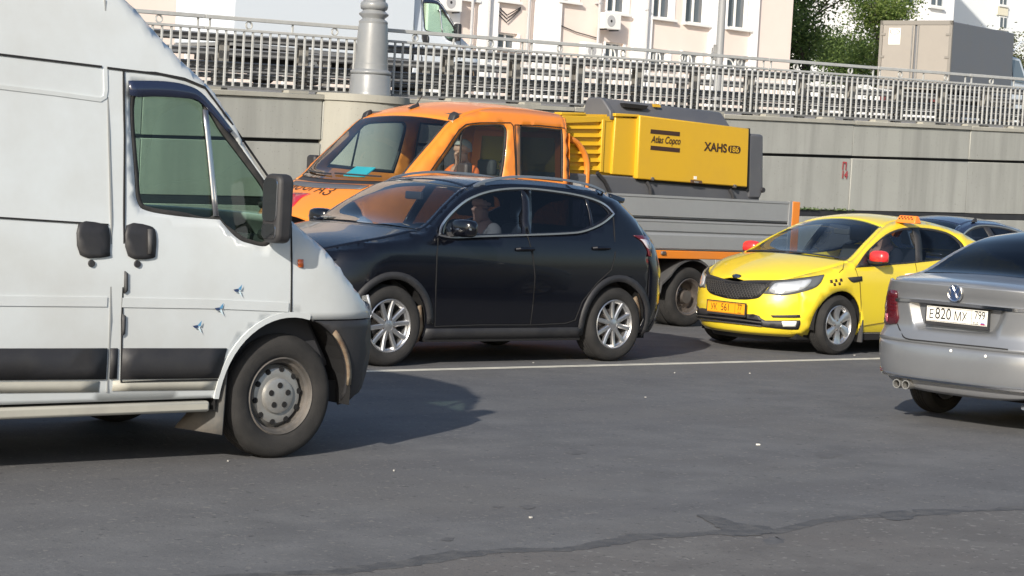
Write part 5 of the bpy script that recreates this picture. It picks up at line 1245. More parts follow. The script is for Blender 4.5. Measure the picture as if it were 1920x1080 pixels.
    # lettering and red stripes on the bonnet
    def bonnet(uv): return c.px(uv, 'top')
    for q in ([(576, 350, 1), (580, 344, 1), (595, 346, 1), (591, 352, 1)], [(598, 352, 1), (603, 346, 1), (622, 349, 1), (617, 355, 1)], [(541, 367, 1), (553, 361, 1), (552, 368, 1), (541, 376, 1)], [(543, 383, 1), (553, 362, 1), (582, 364, 1), (566, 371), (553, 384), (545, 391, 1)]):
        try: c.panel('bonnet_stripe', sm(bonnet(q), 3), 'top', 'stripe_red', off=.005, th=.004, res=.08)
        except Exception: pass
    a, b = [c.hit(u, v, 'top') for u, v in ((541, 352), (620, 362))]
    V, F_ = text_mesh('МОСГАЗ', 1.0); xs = [p[0] for p in V]; w_ = max(xs)-min(xs); ex = (b-a); ex.z = 0; Ln = ex.length; ex.normalize(); ey = Vector((-ex.y, ex.x, 0)); sc = Ln/w_; cc = (a+b)/2
    if (ey.x > 0): ey = -ey
    P = []
    for p in V: q = cc+ex*(p[0]*sc)+ey*(p[1]*sc*.95); P.append((q.x, q.y, c.T(q.x, q.y)+.006))
    mesh('lettering', P, F_, 'ink_brown', r)
    for ya, yb in ((.62, -.05), (-.10, -.74)):
        P = []
        for k in range(7):
            y = ya+(yb-ya)*k/6; x = 4.30+.26*(1-(y/.92)**2)-.06-.02*k/6; P.append((x, y, c.T(x, y)+.018))
        mb = MB(); mb.tube(P, .010, 6); mb.build('wiper', 'black_plastic', r, True)
    # cabin
    mb = MB(); mb.hexa([(4.0, -.86, .8), (4.75, -.80, .8), (4.75, .80, .8), (4.0, .86, .8), (4.05, -.86, 1.46), (4.50, -.74, 1.43), (4.50, .74, 1.43), (4.05, .86, 1.46)]); mb.build('dashboard', 'interior_dark', r, bevel=.04)
    MB().box(2.1, 4.7, -.84, .84, .64, .80).build('cabin_floor', 'interior_dark', r)
    seat(c, 3.20, .45, 1.10, h=.50); seat(c, 3.20, -.45, 1.10, h=.50)
    mb = MB(); mb.hexa([(2.25, -.78, 1.0), (2.8, -.78, 1.0), (2.8, .78, 1.0), (2.25, .78, 1.0), (2.12, -.75, 1.62), (2.25, -.75, 1.62), (2.25, .75, 1.62), (2.12, .75, 1.62)]); mb.build('rear_seat', 'interior_dark', r, bevel=.04)
    steering(c, 3.72, .45, 1.50)
    MB().box(2.15, 3.5, -.74, .74, 2.27, 2.29).build('headlining', 'interior_grey', r)
mat('orange_dark', (.55, .15, .02), .45)
glass('glass_truck_rear', (.22, .22, .24), .045)
build_truck(trk)
q = [trk.hit(u, v, 'x', 1, xx) for u, v, xx in ((644, 330, 4.40), (683, 333, 4.40), (704, 316, 4.22), (668, 314, 4.22))]
o = mesh('paper_folder', [p for p in q]+[p+Vector((0, 0, .012)) for p in q], [(0, 1, 2, 3)[::-1], (4, 5, 6, 7), (0, 1, 5, 4), (1, 2, 6, 5), (2, 3, 7, 6), (3, 0, 4, 7)], 'cyan_paper')
o.matrix_world = Matrix.Translation(trk.off) @ Matrix.Rotation(trk.yaw, 4, 'Z'); tag(o, 'bright cyan paper folder lying on the truck dashboard behind the windscreen', 'folder')
person(trk, 3.12, .47, 1.14, 'grey-haired truck driver in an orange and navy jacket behind the front side window', 'vest_orange', 'hair_grey', look=.15, vest='vest_navy', lean=.12, reach=((.42, .08, .40), (.42, -.08, .40)))
person(trk, 2.50, .42, .98, 'passenger in dark and orange clothes behind the rear side window of the orange truck', 'shirt_dark', 'hair_dark', vest='vest_orange', lean=-.05, reach=((.30, .05, .22), (.30, -.05, .22)))
mat('dark_brown', (.10, .055, .03), .6)
# ================================================================ portable compressor on the bed
cmp_ = empty('compressor', trk.root.location, trk.yaw); tag(cmp_, 'large yellow portable compressor with grey roof hood and side lettering on the truck bed', 'compressor')
YC = .80
def cp(pts, y=YC): return [(lambda h: (h.x, h.z))(trk.hit(1050+u/4.267, 170+v/4.267, 'y', 1, y)) for u, v in pts]
def slab(name, pts, y0, y1, mt, parent=cmp_, bevel=.008, y=None):
    return MB().prism(cp(pts, y if y is not None else max(y0, y1)), y0, y1, 'y').build(name, mt, parent, bevel=bevel)
# core and base
core = cp([(30, 185), (640, 195), (1510, 300), (1500, 790), (30, 690)], YC-.05)
MB().prism(core, -YC+.05, YC-.13, 'y').build('core', 'yellow_canopy', cmp_)
base = cp([(20, 655), (610, 690), (1500, 775), (1600, 790), (1600, 930), (20, 800)], YC-.06)
MB().prism([(x, max(z, .90)) for x, z in base][:4]+[(base[4][0], .905), (base[5][0], .905)], -YC+.06, YC-.06, 'y').build('base_tray', 'canopy_grey', cmp_, bevel=.02)
# big side door, near and far
door = slab('side_door', [(640, 195), (1515, 303), (1500, 775), (617, 705)], YC-.13, YC, 'yellow_canopy', bevel=.015)
MB().prism(cp([(640, 195), (1515, 303), (1500, 775), (617, 705)]), -YC, -YC+.13, 'y').build('side_door', 'yellow_canopy', cmp_, bevel=.015)
slab('corner_panel', [(445, 208), (636, 222), (612, 688), (415, 668)], YC-.14, YC-.055, 'yellow_canopy', bevel=.012, y=YC-.055)
MB().prism(cp([(445, 208), (636, 222), (612, 688), (415, 668)], YC-.055), -YC+.055, -YC+.14, 'y').build('corner_panel', 'yellow_canopy', cmp_, bevel=.012)
slab('corner_panel', [(362, 224), (425, 232), (405, 664), (345, 655)], YC-.14, YC-.09, 'yellow_canopy', y=YC-.09)
slab('header_panel', [(20, 196), (425, 206), (424, 250), (20, 262)], YC-.14, YC-.085, 'yellow_canopy', y=YC-.085)
# louvres
lt = [(60, 262), (85, 262)]
MB().prism(cp([(60, 262), (345, 262), (330, 640), (60, 600)], YC-.16), YC-.17, YC-.135, 'y').build('louvre_back', 'dark_void', cmp_)
for k in range(6):
    v0 = 262+k*66; a, b, c_, d_ = cp([(60, v0+10), (344-k*4, v0+12), (343-k*4, v0+44), (60, v0+42)], YC-.10)
    mb = MB(); mb.hexa([(a[0], YC-.15, a[1]), (b[0], YC-.15, b[1]), (b[0], YC-.13, b[1]), (a[0], YC-.13, a[1]), (d_[0], YC-.10, d_[1]), (c_[0], YC-.10, c_[1]), (c_[0], YC-.08, c_[1]), (d_[0], YC-.08, d_[1])])
    mb.build('louvre', 'yellow_canopy', cmp_)
slab('louvre_frame', [(342, 230), (366, 232), (346, 655), (322, 650)], YC-.14, YC-.075, 'yellow_canopy', y=YC-.075)
slab('top_rail', [(10, 172), (210, 176), (210, 196), (10, 196)], YC-.20, YC-.08, 'yellow_canopy', y=YC-.08)
slab('top_rail', [(445, 180), (640, 190), (640, 212), (445, 206)], YC-.16, YC-.03, 'yellow_canopy', y=YC-.03)
# grey end section
slab('end_cap', [(1515, 342), (1630, 352), (1628, 800), (1600, 870), (1508, 862)], -YC+.04, YC-.04, 'canopy_grey', bevel=.03, y=YC-.04)
slab('door_gap', [(1512, 300), (1522, 302), (1510, 800), (1496, 800)], YC-.12, YC-.03, 'seam', bevel=0, y=YC-.03)
slab('lower_gap', [(610, 706), (1500, 778), (1498, 800), (610, 722)], YC-.14, YC-.05, 'seam', bevel=0, y=YC-.05)
# roof hood: sloping sides, cut-off front
hp = lambda pts, y: [trk.hit(1050+u/4.267, 170+v/4.267, 'y', 1, y) for u, v in pts]
nl = hp([(425, 200), (1390, 279)], .72); nt2 = hp([(388, 62), (1348, 178)], .56)
x0, x1, zl0, zl1, zt0, zt1 = nl[0].x, nl[1].x, nl[0].z, nl[1].z, nt2[0].z, nt2[1].z
mb = MB(); mb.hexa([(x1, .28, zl1-.06), (x0, .28, zl0-.06), (x0, .72, zl0-.06), (x1, .72, zl1-.06), (x1+.06, .33, zt1), (x0-.03, .33, zt0), (x0-.03, .56, zt0), (x1+.06, .56, zt1)]); hood_ = mb.build('roof_hood', 'canopy_grey', cmp_, bevel=.025, seg=3)
mb = MB(); zb_ = zl0-.05; mb.prism([(.27, zb_), (.73, zb_), (.72, zb_+.10), (.60, zt0-.03), (.55, zt0+.005), (.35, zt0+.005), (.31, zt0-.03), (.28, zb_+.10)], x0-.02, x0+.05, 'x'); mb.build('hood_front', 'canopy_grey', hood_, bevel=.015)
sl = hp([(495, 98), (690, 120), (672, 148), (500, 132)], .63)
mb = MB(); mb.prism([(p.x, p.z) for p in sl], .60, .668, 'y'); mb.build('hood_slot', 'dark_void', hood_)
sl = hp([(745, 106), (795, 111), (802, 134), (752, 130)], .62); mb = MB(); mb.prism([(p.x, p.z) for p in sl], .60, .632, 'y'); mb.build('warning_sticker', 'yellow_canopy', hood_)
# latches, lock, ties
for u, v in ((745, 706), (1404, 765)):
    slab('latch', [(u-10, v-14), (u+10, v-12), (u+8, v+16), (u-8, v+12)], YC-.02, YC+.018, 'brake_metal', parent=door, bevel=.004)
slab('lock_plate', [(1048, 712), (1135, 720), (1142, 745), (1050, 738)], YC-.02, YC+.012, 'dark_brown', parent=door, bevel=.003)
slab('lock_handle', [(1078, 725), (1112, 728), (1110, 742), (1080, 738)], YC, YC+.02, 'steel_rim', parent=door, bevel=.003)
slab('lock_label', [(1072, 684), (1095, 686), (1094, 710), (1071, 708)], YC, YC+.003, 'plate_white', parent=door, bevel=0)
for u, v in ((715, 770), (1378, 830)):
    h = trk.hit(1050+u/4.267, 170+v/4.267, 'y', 1, YC-.03); mb = MB(); mb.tube([(h.x+.03, YC-.05, h.z+.06), (h.x, YC-.02, h.z), (h.x-.01, YC-.01, h.z-.08), (h.x-.02, YC-.02, h.z-.2)], .022, 8); mb.build('tie_hook', 'black_plastic', cmp_, True)
h = trk.hit(1050+1618/4.267, 170+795/4.267, 'y', 1, YC-.04); mb = MB(); mb.lathe([(.0, .03), (.03, .03), (.035, 0)], 12, 'y', c=(h.x, YC-.045, h.z)); mb.build('end_knob', 'black_plastic', cmp_, True)
h = trk.hit(1050+342/4.267, 170+730/4.267, 'y', 1, YC-.04); mb = MB(); mb.tube([(h.x+.12, YC-.02, h.z+.10), (h.x, YC-.02, h.z+.02), (h.x-.12, YC-.02, h.z-.14)], .022, 6); mb.build('hose', 'black_plastic', cmp_, True)
# lettering on the door
def door_text(txt, u0, u1, vc0, vc1, h_px, mt, yoff=.006, shear=0., bold=0., sxk=1.):
    a = trk.hit(1050+u0/4.267, 170+vc0/4.267, 'y', 1, YC); b = trk.hit(1050+u1/4.267, 170+vc1/4.267, 'y', 1, YC)
    t_ = trk.hit(1050+u0/4.267, 170+(vc0-h_px)/4.267, 'y', 1, YC).z-a.z
    V, F_ = text_mesh(txt, 1., shear, bold); xs = [p[0] for p in V]; ys = [p[1] for p in V]; x0_, x1_, y0_, y1_ = min(xs), max(xs), min(ys), max(ys)
    P = []
    for p in V:
        s_ = (p[0]-x0_)/(x1_-x0_); P.append((a.x+(b.x-a.x)*s_, YC+yoff, a.z+(b.z-a.z)*s_+((p[1]-y0_)/(y1_-y0_)-.5)*t_))
    return mesh('lettering', P, F_, mt, door)
door_text('Atlas Copco', 726, 962, 395, 412, 76, 'ink_brown', shear=.28, bold=.012)
for v0, v1, h_ in ((325, 348, 34), (456, 478, 34)):
    slab('logo_bar', [(728, v0-h_/2), (960, v1-h_/2), (958, v1+h_/2), (724, v0+h_/2)], YC, YC+.004, 'ink_brown', parent=door, bevel=0)
door_text('XAHS', 1150, 1332, 444, 462, 72, 'ink_brown', bold=.03)
ov = cp([(1362, 440), (1425, 444), (1442, 460), (1440, 488), (1424, 502), (1362, 496), (1346, 480), (1346, 455)])
MB().prism(sm(ov, 4), YC, YC+.004, 'y').build('logo_oval', 'ink_brown', door)
door_text('186', 1358, 1428, 468, 473, 46, 'yellow_canopy', yoff=.008, bold=.02)
# ================================================================ yellow taxi
taxi = Car('taxi', (2.817, 22.76), ROAD+math.pi,
  [(.14, .70), (.22, .775), (.35, .828), (.55, .848), (.75, .852), (.86, .84), (.94, .815), (1.02, .785), (1.2, .705), (1.34, .61), (1.41, .55), (1.48, .45)],
  [(-3.55, .96), (-3.3, 1.0), (-2.95, 1.035), (-2.75, 1.09), (-2.5, 1.22), (-2.2, 1.335), (-1.8, 1.395), (-1.4, 1.41), (-1.15, 1.385), (-.95, 1.325), (-.6, 1.165), (-.2, .962), (0, .915), (.25, .85), (.5, .765), (.66, .695), (.78, .62)],
  [(-3.5, .03), (-2.9, .03), (-2.4, .05), (-1.8, .045), (-1.0, .05), (-.6, .09), (-.2, .08), (.3, .085), (.8, .09)],
  [(.14, .70), (.20, .775), (.30, .80), (.45, .805), (.55, .79), (.65, .755), (.75, .70), (.85, .62), (1.48, .62)],
  [(.14, -3.36), (.3, -3.48), (.9, -3.5), (1.05, -3.42), (1.48, -3.42)], af=.78, ar=.45, nf=2.25, nr=2.7, rnd=.06)
tag(taxi.root, 'bright yellow taxi sedan with red mirrors and a dark grille facing the lane line', 'taxi')
def z4(pts): return [(1280+p[0]/5.4, 480+p[1]/5.4)+tuple(p[2:]) for p in pts]
def z6(pts): return [(1400+p[0]/6, 400+p[1]/6)+tuple(p[2:]) for p in pts]
def build_taxi(c):
    r = c.root; S = lambda pts, n=5: sm(c.px(pts, 'side', 1), n); L_ = lambda pts: c.px(pts, 'side', 1); N_ = lambda pts, n=4: sm(c.px(pts, 'nose'), n)
    dlo = S([(1604, 502, 1), (1612, 490), (1630, 466), (1660, 440), (1688, 428), (1720, 426), (1752, 429), (1782, 438), (1803, 454), (1810, 465, 1), (1780, 484), (1719, 493), (1672, 497), (1640, 500)])
    out = side_outline(c, -3.1, .50, [(-2.57, .31, .355), (0, .31, .355)], lambda x: .20, n=70)
    c.panel('side_panel', out, 'side', 'yellow_taxi_paint', holes=[dlo], res=.07, th=.02, both=True)
    c.wrap('front_bumper', 'front', .17, lambda q: .655+.125*q**2*1.0+(.03*q**4), 'yellow_taxi_paint', smax=.70, nz=14, nt_=40)
    c.wrap('bumper_underside', 'front', .12, .175, 'black_plastic', smax=.85, nz=2, off=-.04)
    c.wrap('rear_bumper', 'rear', .2, .96, 'yellow_taxi_paint', smax=.98, nz=8)
    c.grid('bonnet', 'top', lambda v: .735-.045*v*v, lambda v: -.12-.11*v*v+.10*(1-v*v), 'yellow_taxi_paint', nu=20)
    c.grid('windscreen', 'top', lambda v: -.24+.15*(1-v*v), lambda v: -.955-.06*(1-v*v), 'glass_clear', v0=-.94, v1=.94, nu=16, th=None)
    for a, b in ((-1, -.935), (.935, 1)): c.grid('windscreen_pillar', 'top', -.15, -.96, 'yellow_taxi_paint', v0=a, v1=b, nv=2, nu=16)
    c.grid('wiper_cowl', 'top', lambda v: -.10-.11*v*v+.10*(1-v*v), lambda v: -.25+.15*(1-v*v), 'black_plastic', v0=-.95, v1=.95, nu=3, off=-.012)
    c.grid('windscreen_band', 'top', lambda v: -.235+.15*(1-v*v), lambda v: -.285+.15*(1-v*v), 'black_plastic', v0=-.94, v1=.94, nu=2, off=.002, th=None)
    c.grid('roof', 'top', lambda v: -.945-.06*(1-v*v), -2.32, 'yellow_taxi_paint', nu=26)
    c.grid('rear_glass', 'top', -2.32, -2.84, 'glass_tint', nu=10, v0=-.93, v1=.93, th=None)
    for a, b in ((-1, -.928), (.928, 1)): c.grid('rear_pillar', 'top', -2.31, -2.86, 'yellow_taxi_paint', v0=a, v1=b, nv=2, nu=10)
    c.grid('boot_lid', 'top', -2.84, -3.44, 'yellow_taxi_paint', nu=10)
    # nose details
    g1 = N_(z4([(246, 205, 1), (330, 222), (430, 248), (520, 262), (600, 268), (760, 268), (893, 268, 1), (850, 325), (812, 378), (765, 415), (690, 428), (600, 433), (480, 424), (380, 402), (292, 368), (252, 325)]))
    sur = N_(z4([(236, 112, 1), (262, 172), (340, 205), (430, 232), (500, 250), (575, 258), (640, 246), (800, 243), (940, 243), (1100, 232), (1300, 206), (1425, 186, 1), (1426, 196), (1290, 222), (1000, 262), (900, 286), (812, 382), (765, 422), (690, 436), (600, 440), (480, 432), (380, 410), (285, 376), (246, 326), (240, 250), (225, 180)]))
    c.panel('grille_surround', sur, 'nose', 'black_plastic', off=.005, th=.01, res=.06)
    gr = c.panel('grille', g1, 'nose', 'grille_dark', off=.010, th=.01, res=.06)
    f = c.mp('nose', .014); ts = [p[0] for p in g1]; zs = [p[1] for p in g1]; t0, t1 = min(ts), max(ts)
    n_ = 0
    pg = np.array(g1)
    for row in range(9):                                    # diamond mesh of the grille
        mb = MB(); z = min(zs)+(row+.5)*(max(zs)-min(zs))/9; dz = (max(zs)-min(zs))/9*.5; seg = []
        K = 26
        for i in range(K*2+1):
            t = t0+(t1-t0)*i/(K*2); zz = z+dz*(1 if (i+row) % 2 else -1)*.85
            seg.append((t, zz) if _inside(np.array([[t, zz]]), g1)[0] else None)
        for i in range(K*2):
            if seg[i] and seg[i+1]:
                a = Vector(f(*seg[i])); b = Vector(f(*seg[i+1])); mb.tube([a, b], .0035, 4, False)
        if mb.v: o = mb.build('grille_mesh', 'grille_bar', gr); o['kind'] = 'stuff'
    hl = N_(z4([(818, 378, 1), (860, 335), (905, 280), (945, 256, 1), (1100, 243), (1290, 216), (1428, 190, 1), (1395, 262), (1335, 318), (1210, 362), (1080, 388), (985, 398), (915, 386)]))
    hi = N_(z4([(880, 352), (920, 292), (960, 270), (1100, 258), (1240, 240), (1300, 238), (1275, 290), (1200, 340), (1050, 376), (950, 385)]))
    for sd_ in (1, -1):
        P = [(sd_*a, b) for a, b in hl]; Q = [(sd_*a, b) for a, b in hi]
        h = c.panel('headlight', P, 'nose', 'lamp_housing', off=.010, th=.012, res=.05)
        c.panel('reflector', Q, 'nose', 'lens_clear', parent=h, off=.014, th=.004, res=.04)
    low = N_(z4([(108, 600, 1), (150, 555), (188, 526), (300, 548), (500, 575), (745, 598), (790, 630), (835, 654, 1), (1000, 656), (1188, 652, 1), (1190, 690), (1172, 735), (1150, 746), (1000, 738), (800, 715), (500, 672), (300, 640), (140, 608)]), 3)
    li = c.panel('lower_intake', low, 'nose', 'black_plastic', off=.006, th=.01, res=.06)
    for k in range(4):                                      # intake slats
        a = c.px(z4([(150, 580+k*17), (450, 612+k*19), (800, 655+k*18)]), 'nose'); c.ribbon('slat', sm(a, 5, False), 'nose', 'grille_bar' if k % 2 else 'black_paint', parent=li, w_=.012, off=.016, thick=.012)
    fg = N_(z4([(1002, 662, 1), (1152, 660, 1), (1142, 718, 1), (1014, 716, 1)]), 2); slit = N_(z4([(890, 600, 1), (1186, 596, 1), (1192, 624, 1), (912, 622, 1)]), 2)
    for sd_ in (1, -1):
        c.panel('fog_light', [(sd_*a, b) for a, b in fg], 'nose', 'lens_white', off=.012, th=.008, res=.05); c.panel('bumper_slit', [(sd_*a, b) for a, b in slit], 'nose', 'black_plastic', off=.005, th=.004, res=.06)
    bd = N_(z4([(498, 208), (520, 194), (560, 190), (596, 204), (580, 222), (530, 230)])); b_ = c.panel('badge', c.px([(1280+p[0]/5.4, 480+p[1]/5.4) for p in [(498, 208), (512, 194), (545, 189), (580, 196), (596, 208), (578, 222), (540, 229), (508, 222)]], 'top'), 'top', 'ink_black', off=.008, th=.008, res=.05)
    hh = c.hit(1280+546/5.4, 480+209/5.4, 'top'); V, F_ = text_mesh('KIA', .055, 0, .002); mesh('lettering', [(hh.x-.012+0*p[0]-p[1]*-.0-.0+(p[1]*-.85), hh.y+p[0], c.T(hh.x-.012-p[1]*.85, hh.y+p[0])+.012) for p in V], [f_[::-1] for f_ in F_], 'chrome', b_) if False else None
    V, F_ = text_mesh('KIA', .05, 0, .002)
    mesh('lettering', [(hh.x-p[1]*.9, hh.y+p[0], c.T(hh.x-p[1]*.9, hh.y+p[0])+.012) for p in V], F_, 'chrome', b_)
    # plate
    pc = [c.hit(1280+u/5.4, 480+v/5.4, 'x', 1, .825) for u, v in ((256, 450), (633, 490), (628, 598), (250, 552))]
    ctr = sum(pc, Vector())/4
    plate(c, 'number_plate', (.822, ctr.y, ctr.z), (0, 1, 0), (0, 0, 1), [('УК', -.165, -.004, .095, .72), ('561', -.005, .0, .105, .80), ('77', .19, .012, .085, .72), ('RUS', .19, -.038, .025, 1.)], 'plate_yellow', 'ink_brown')
    for sd_ in (1, -1):
        fd = c.ribbon('front_door', L_([(1603, 503), (1612, 530), (1614, 570), (1612, 612), (1650, 606), (1700, 600), (1716, 595), (1722, 560), (1720, 520), (1716, 494)]), 'side', 'seam_yellow', w_=.008, off=.006, sg=sd_, thick=.01)
        fg_ = S([(1615, 492, 1), (1632, 468), (1661, 444), (1690, 432), (1712, 430, 1), (1718, 490, 1), (1672, 494), (1640, 498, 1)])
        rg_ = S([(1724, 430, 1), (1752, 433), (1780, 441), (1799, 457), (1803, 466, 1), (1775, 482), (1730, 489, 1)])
        c.panel('door_glass', fg_, 'side', 'glass_side', parent=fd, sg=sd_, off=-.01, th=None, res=.15)
        rdr = c.ribbon('rear_door', [(-1.30, .28), (-2.12, .27), (-2.22, .50), (-2.40, .66), (-2.42, .95)], 'side', 'seam_yellow', w_=.008, off=.006, sg=sd_, thick=.01)
        c.panel('door_glass', rg_, 'side', 'glass_dark', parent=rdr, sg=sd_, off=-.01, th=None, res=.15)
        c.panel('window_frame', dlo, 'side', 'black_plastic', holes=[fg_, rg_], sg=sd_, off=-.004, th=.015, res=.1)
        h = c.hit(1708, 515, 'side', 1); y = c.S(h.x, h.z); mb = MB(); mb.tube([(h.x+.10, y, h.z-.01), (h.x+.07, y+.03, h.z), (h.x-.07, y+.03, h.z+.005), (h.x-.10, y, h.z)], .016, 8)
        if sd_ < 0: mb.mirror_y()
        mb.build('door_handle', 'plate_white', fd, True)
        c.panel('sill', [(-2.2, .145), (-.42, .145), (-.42, .22), (-2.2, .22)], 'side', 'sill_white', sg=sd_, off=.006, th=.02, res=.1)
        vent = S(z4([(1668, 216, 1), (1812, 204, 1), (1815, 250, 1), (1740, 265), (1705, 258)]), 3); v_ = c.panel('side_vent', vent, 'side', 'black_plastic', sg=sd_, off=.008, th=.008, res=.05)
        sq = [((1488, 243), (1513, 241), (1519, 270), (1494, 272)), ((1538, 236), (1560, 233), (1566, 260), (1545, 263)), ((1588, 229), (1612, 226), (1617, 255), (1594, 258)), ((1522, 275), (1545, 272), (1553, 300), (1531, 303)), ((1573, 268), (1594, 264), (1600, 292), (1579, 296))]
        for q in sq: c.panel('checker_square', L_(z4([p+(1,) for p in q])), 'side', 'ink_brown', sg=sd_, off=.004, th=.003, res=.1)
        for cx in (0, -2.57):
            housing(c, cx, sd_, .31, .365, .50, .81); wheel(c, cx, sd_, .838, .31, .185, .202, 'petal', 'alloy', 'tyre_dusty', spin=20)
        mb = MB(); mb.box(-.395, -.375, .62, .83, .13, .42)
        if sd_ < 0: mb.mirror_y()
        mb.build('mud_flap', 'grey_plastic', r)
        # red mirror cap
        mc = c.hit(1650, 483, 'y', 1, .885); V = []; F_ = []; n1, n2 = 10, 16
        for i in range(n1+1):
            ph = -math.pi/2+math.pi*i/n1
            for k in range(n2):
                a = 2*math.pi*k/n2; ca, sa = math.cos(a), math.sin(a); rr = abs(math.cos(ph))**.55; zc = .075*rr*math.copysign(abs(sa)**.7, sa); zc = max(zc, -.045)
                V.append((mc.x+.09*rr*math.copysign(abs(ca)**.7, ca)*(1 if ca > 0 else .45), sd_*(mc.y+.105*math.copysign(abs(math.sin(ph))**.75, math.sin(ph))), mc.z+zc))
        for i in range(n1):
            for k in range(n2): k2 = (k+1) % n2; F_.append((i*n2+k, i*n2+k2, (i+1)*n2+k2, (i+1)*n2+k))
        mb = MB(); mb.v = V; mb.f = F_; mo = mb.build('door_mirror', 'mirror_red', r, True, 80)
        mb = MB(); mb.hexa([(mc.x-.05, sd_*.76, mc.z-.08), (mc.x+.06, sd_*.76, mc.z-.08), (mc.x+.06, sd_*(mc.y+.08), mc.z-.060), (mc.x-.03, sd_*(mc.y+.08), mc.z-.060), (mc.x-.05, sd_*.76, mc.z-.02), (mc.x+.08, sd_*.76, mc.z-.02), (mc.x+.075, sd_*(mc.y+.09), mc.z-.040), (mc.x-.035, sd_*(mc.y+.09), mc.z-.040)]); mb.build('mirror_base', 'black_plastic', mo, bevel=.01)
        c.panel('mirror_triangle', S([(1604, 502, 1), (1616, 484, 1), (1632, 498, 1)], 2), 'side', 'black_plastic', sg=sd_, off=.004, th=.01, res=.1)
    c.ribbon('bonnet_seam', [(p[0], p[1]) for p in c.px([(1582, 493), (1580, 504), (1573, 511)], 'side', 1)], 'side', 'seam_yellow', w_=.006, off=.004)
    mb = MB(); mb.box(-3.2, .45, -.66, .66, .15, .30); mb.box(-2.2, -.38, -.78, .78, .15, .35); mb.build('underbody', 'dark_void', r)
    mb = MB(); mb.hexa([(-.7, -.68, .4), (-.05, -.68, .4), (-.05, .68, .4), (-.7, .68, .4), (-.55, -.68, .87), (-.15, -.60, .90), (-.15, .60, .90), (-.55, .68, .87)]); mb.build('dashboard', 'interior_dark', r, bevel=.03)
    MB().box(-3.0, -.3, -.70, .70, .28, .36).build('cabin_floor', 'interior_dark', r)
    MB().hexa([(-2.4, -.6, .4), (-2.2, -.6, .4), (-2.2, .6, .4), (-2.4, .6, .4), (-2.5, -.55, .95), (-2.35, -.55, .95), (-2.35, .55, .95), (-2.5, .55, .95)]).build('rear_seat', 'interior_dark', r, bevel=.03)
    seat(c, -1.30, .36, .48); seat(c, -1.30, -.36, .48); steering(c, -.80, .36, .86)
    MB().box(-.99, -.95, -.10, .10, 1.22, 1.28).build('inner_mirror', 'interior_dark', r, bevel=.008)
    q = [c.hit(u, v, 'z', 1, .91) for u, v in ((1588, 471), (1594, 464), (1609, 465), (1604, 473))]; mb = MB(); mb.hexa([*q, *[p+Vector((0, 0, .02)) for p in q]]); mb.build('dash_papers', 'white_paper', r)
mat('grille_dark', (.012, .012, .013), .6); mat('grille_bar', (.05, .048, .045), .5); mat('seam_yellow', (.16, .115, .01), .8); mat('sill_white', (.55, .52, .42), .5)
glass('glass_dark', (.16, .18, .24), .05)
build_taxi(taxi)
h = taxi.hit(1703, 415, 'top'); sgn = empty('taxi_roof_sign', taxi.off, taxi.yaw); tag(sgn, 'small orange chequered sign on the roof of the yellow taxi', 'sign')
zr = min(taxi.T(h.x+dx_, h.y+dy_) for dx_ in (-.06, .06) for dy_ in (-.16, .16))
mb = MB(); mb.hexa([(h.x-.06, h.y-.135, zr-.012), (h.x+.06, h.y-.135, zr-.012), (h.x+.06, h.y+.135, zr-.012), (h.x-.06, h.y+.135, zr-.012), (h.x-.03, h.y-.105, zr+.068), (h.x+.025, h.y-.105, zr+.068), (h.x+.025, h.y+.115, zr+.068), (h.x-.03, h.y+.115, zr+.068)]); mb.build('sign_case', 'sign_orange', sgn, bevel=.01)
for k in range(9):
    for j in range(2):
        if (k+j) % 2: continue
        y0 = h.y-.095+k*.021; z0 = zr+.026+j*.018; xx = lambda z: h.x+.063-.035*(z-zr+.012)/.08
        MB().add([(xx(z0), y0, z0), (xx(z0), y0+.019, z0), (xx(z0+.016), y0+.019, z0+.016), (xx(z0+.016), y0, z0+.016)], [(0, 1, 2, 3)]).build('checker_square', 'ink_brown', sgn)
person(taxi, -1.22, .36, .50, 'taxi driver in dark clothes barely visible behind the side window', 'shirt_dark', 'hair_dark', reach=((.38, .05, .36), (.38, -.05, .36)))
# ================================================================ silver sedan leaving on the right
vw = Car('sedan_car', (3.89, 16.284), .7908,
  [(.18, .72), (.28, .785), (.45, .83), (.62, .85), (.82, .848), (.94, .83), (1.02, .79), (1.2, .70), (1.34, .61), (1.42, .55), (1.5, .42)],
  [(-1.0, 1.005), (-.92, 1.035), (-.7, 1.062), (-.5, 1.082), (-.38, 1.105), (-.1, 1.255), (.1, 1.345), (.35, 1.405), (.7, 1.43), (1.2, 1.43), (1.6, 1.36), (2.0, 1.18), (2.35, .99), (2.6, .93), (3.1, .82), (3.4, .68)],
  [(-1.0, .03), (-.45, .035), (-.2, .055), (.3, .05), (1.2, .045), (1.8, .08), (2.4, .06), (3.4, .06)],
  [(.18, 3.30), (.4, 3.42), (.7, 3.38), (.9, 3.2), (1.5, 3.2)],
  [(.18, -.76), (.26, -.90), (.36, -.965), (.50, -.975), (.62, -.955), (.665, -.915), (.72, -.905), (.85, -.915), (.95, -.935), (1.0, -.955), (1.045, -.965), (1.08, -.93), (1.5, -.90)], af=.75, ar=.50, nf=2.5, nr=3.1, rnd=.045)
tag(vw.root, 'silver sedan seen from behind with a white plate and twin exhaust pipes', 'car')
def v6(pts): return [(1640+p[0]/6, 500+p[1]/6)+tuple(p[2:]) for p in pts]
def v3(pts): return [(1640+p[0]/2.918, 430+p[1]/2.918)+tuple(p[2:]) for p in pts]
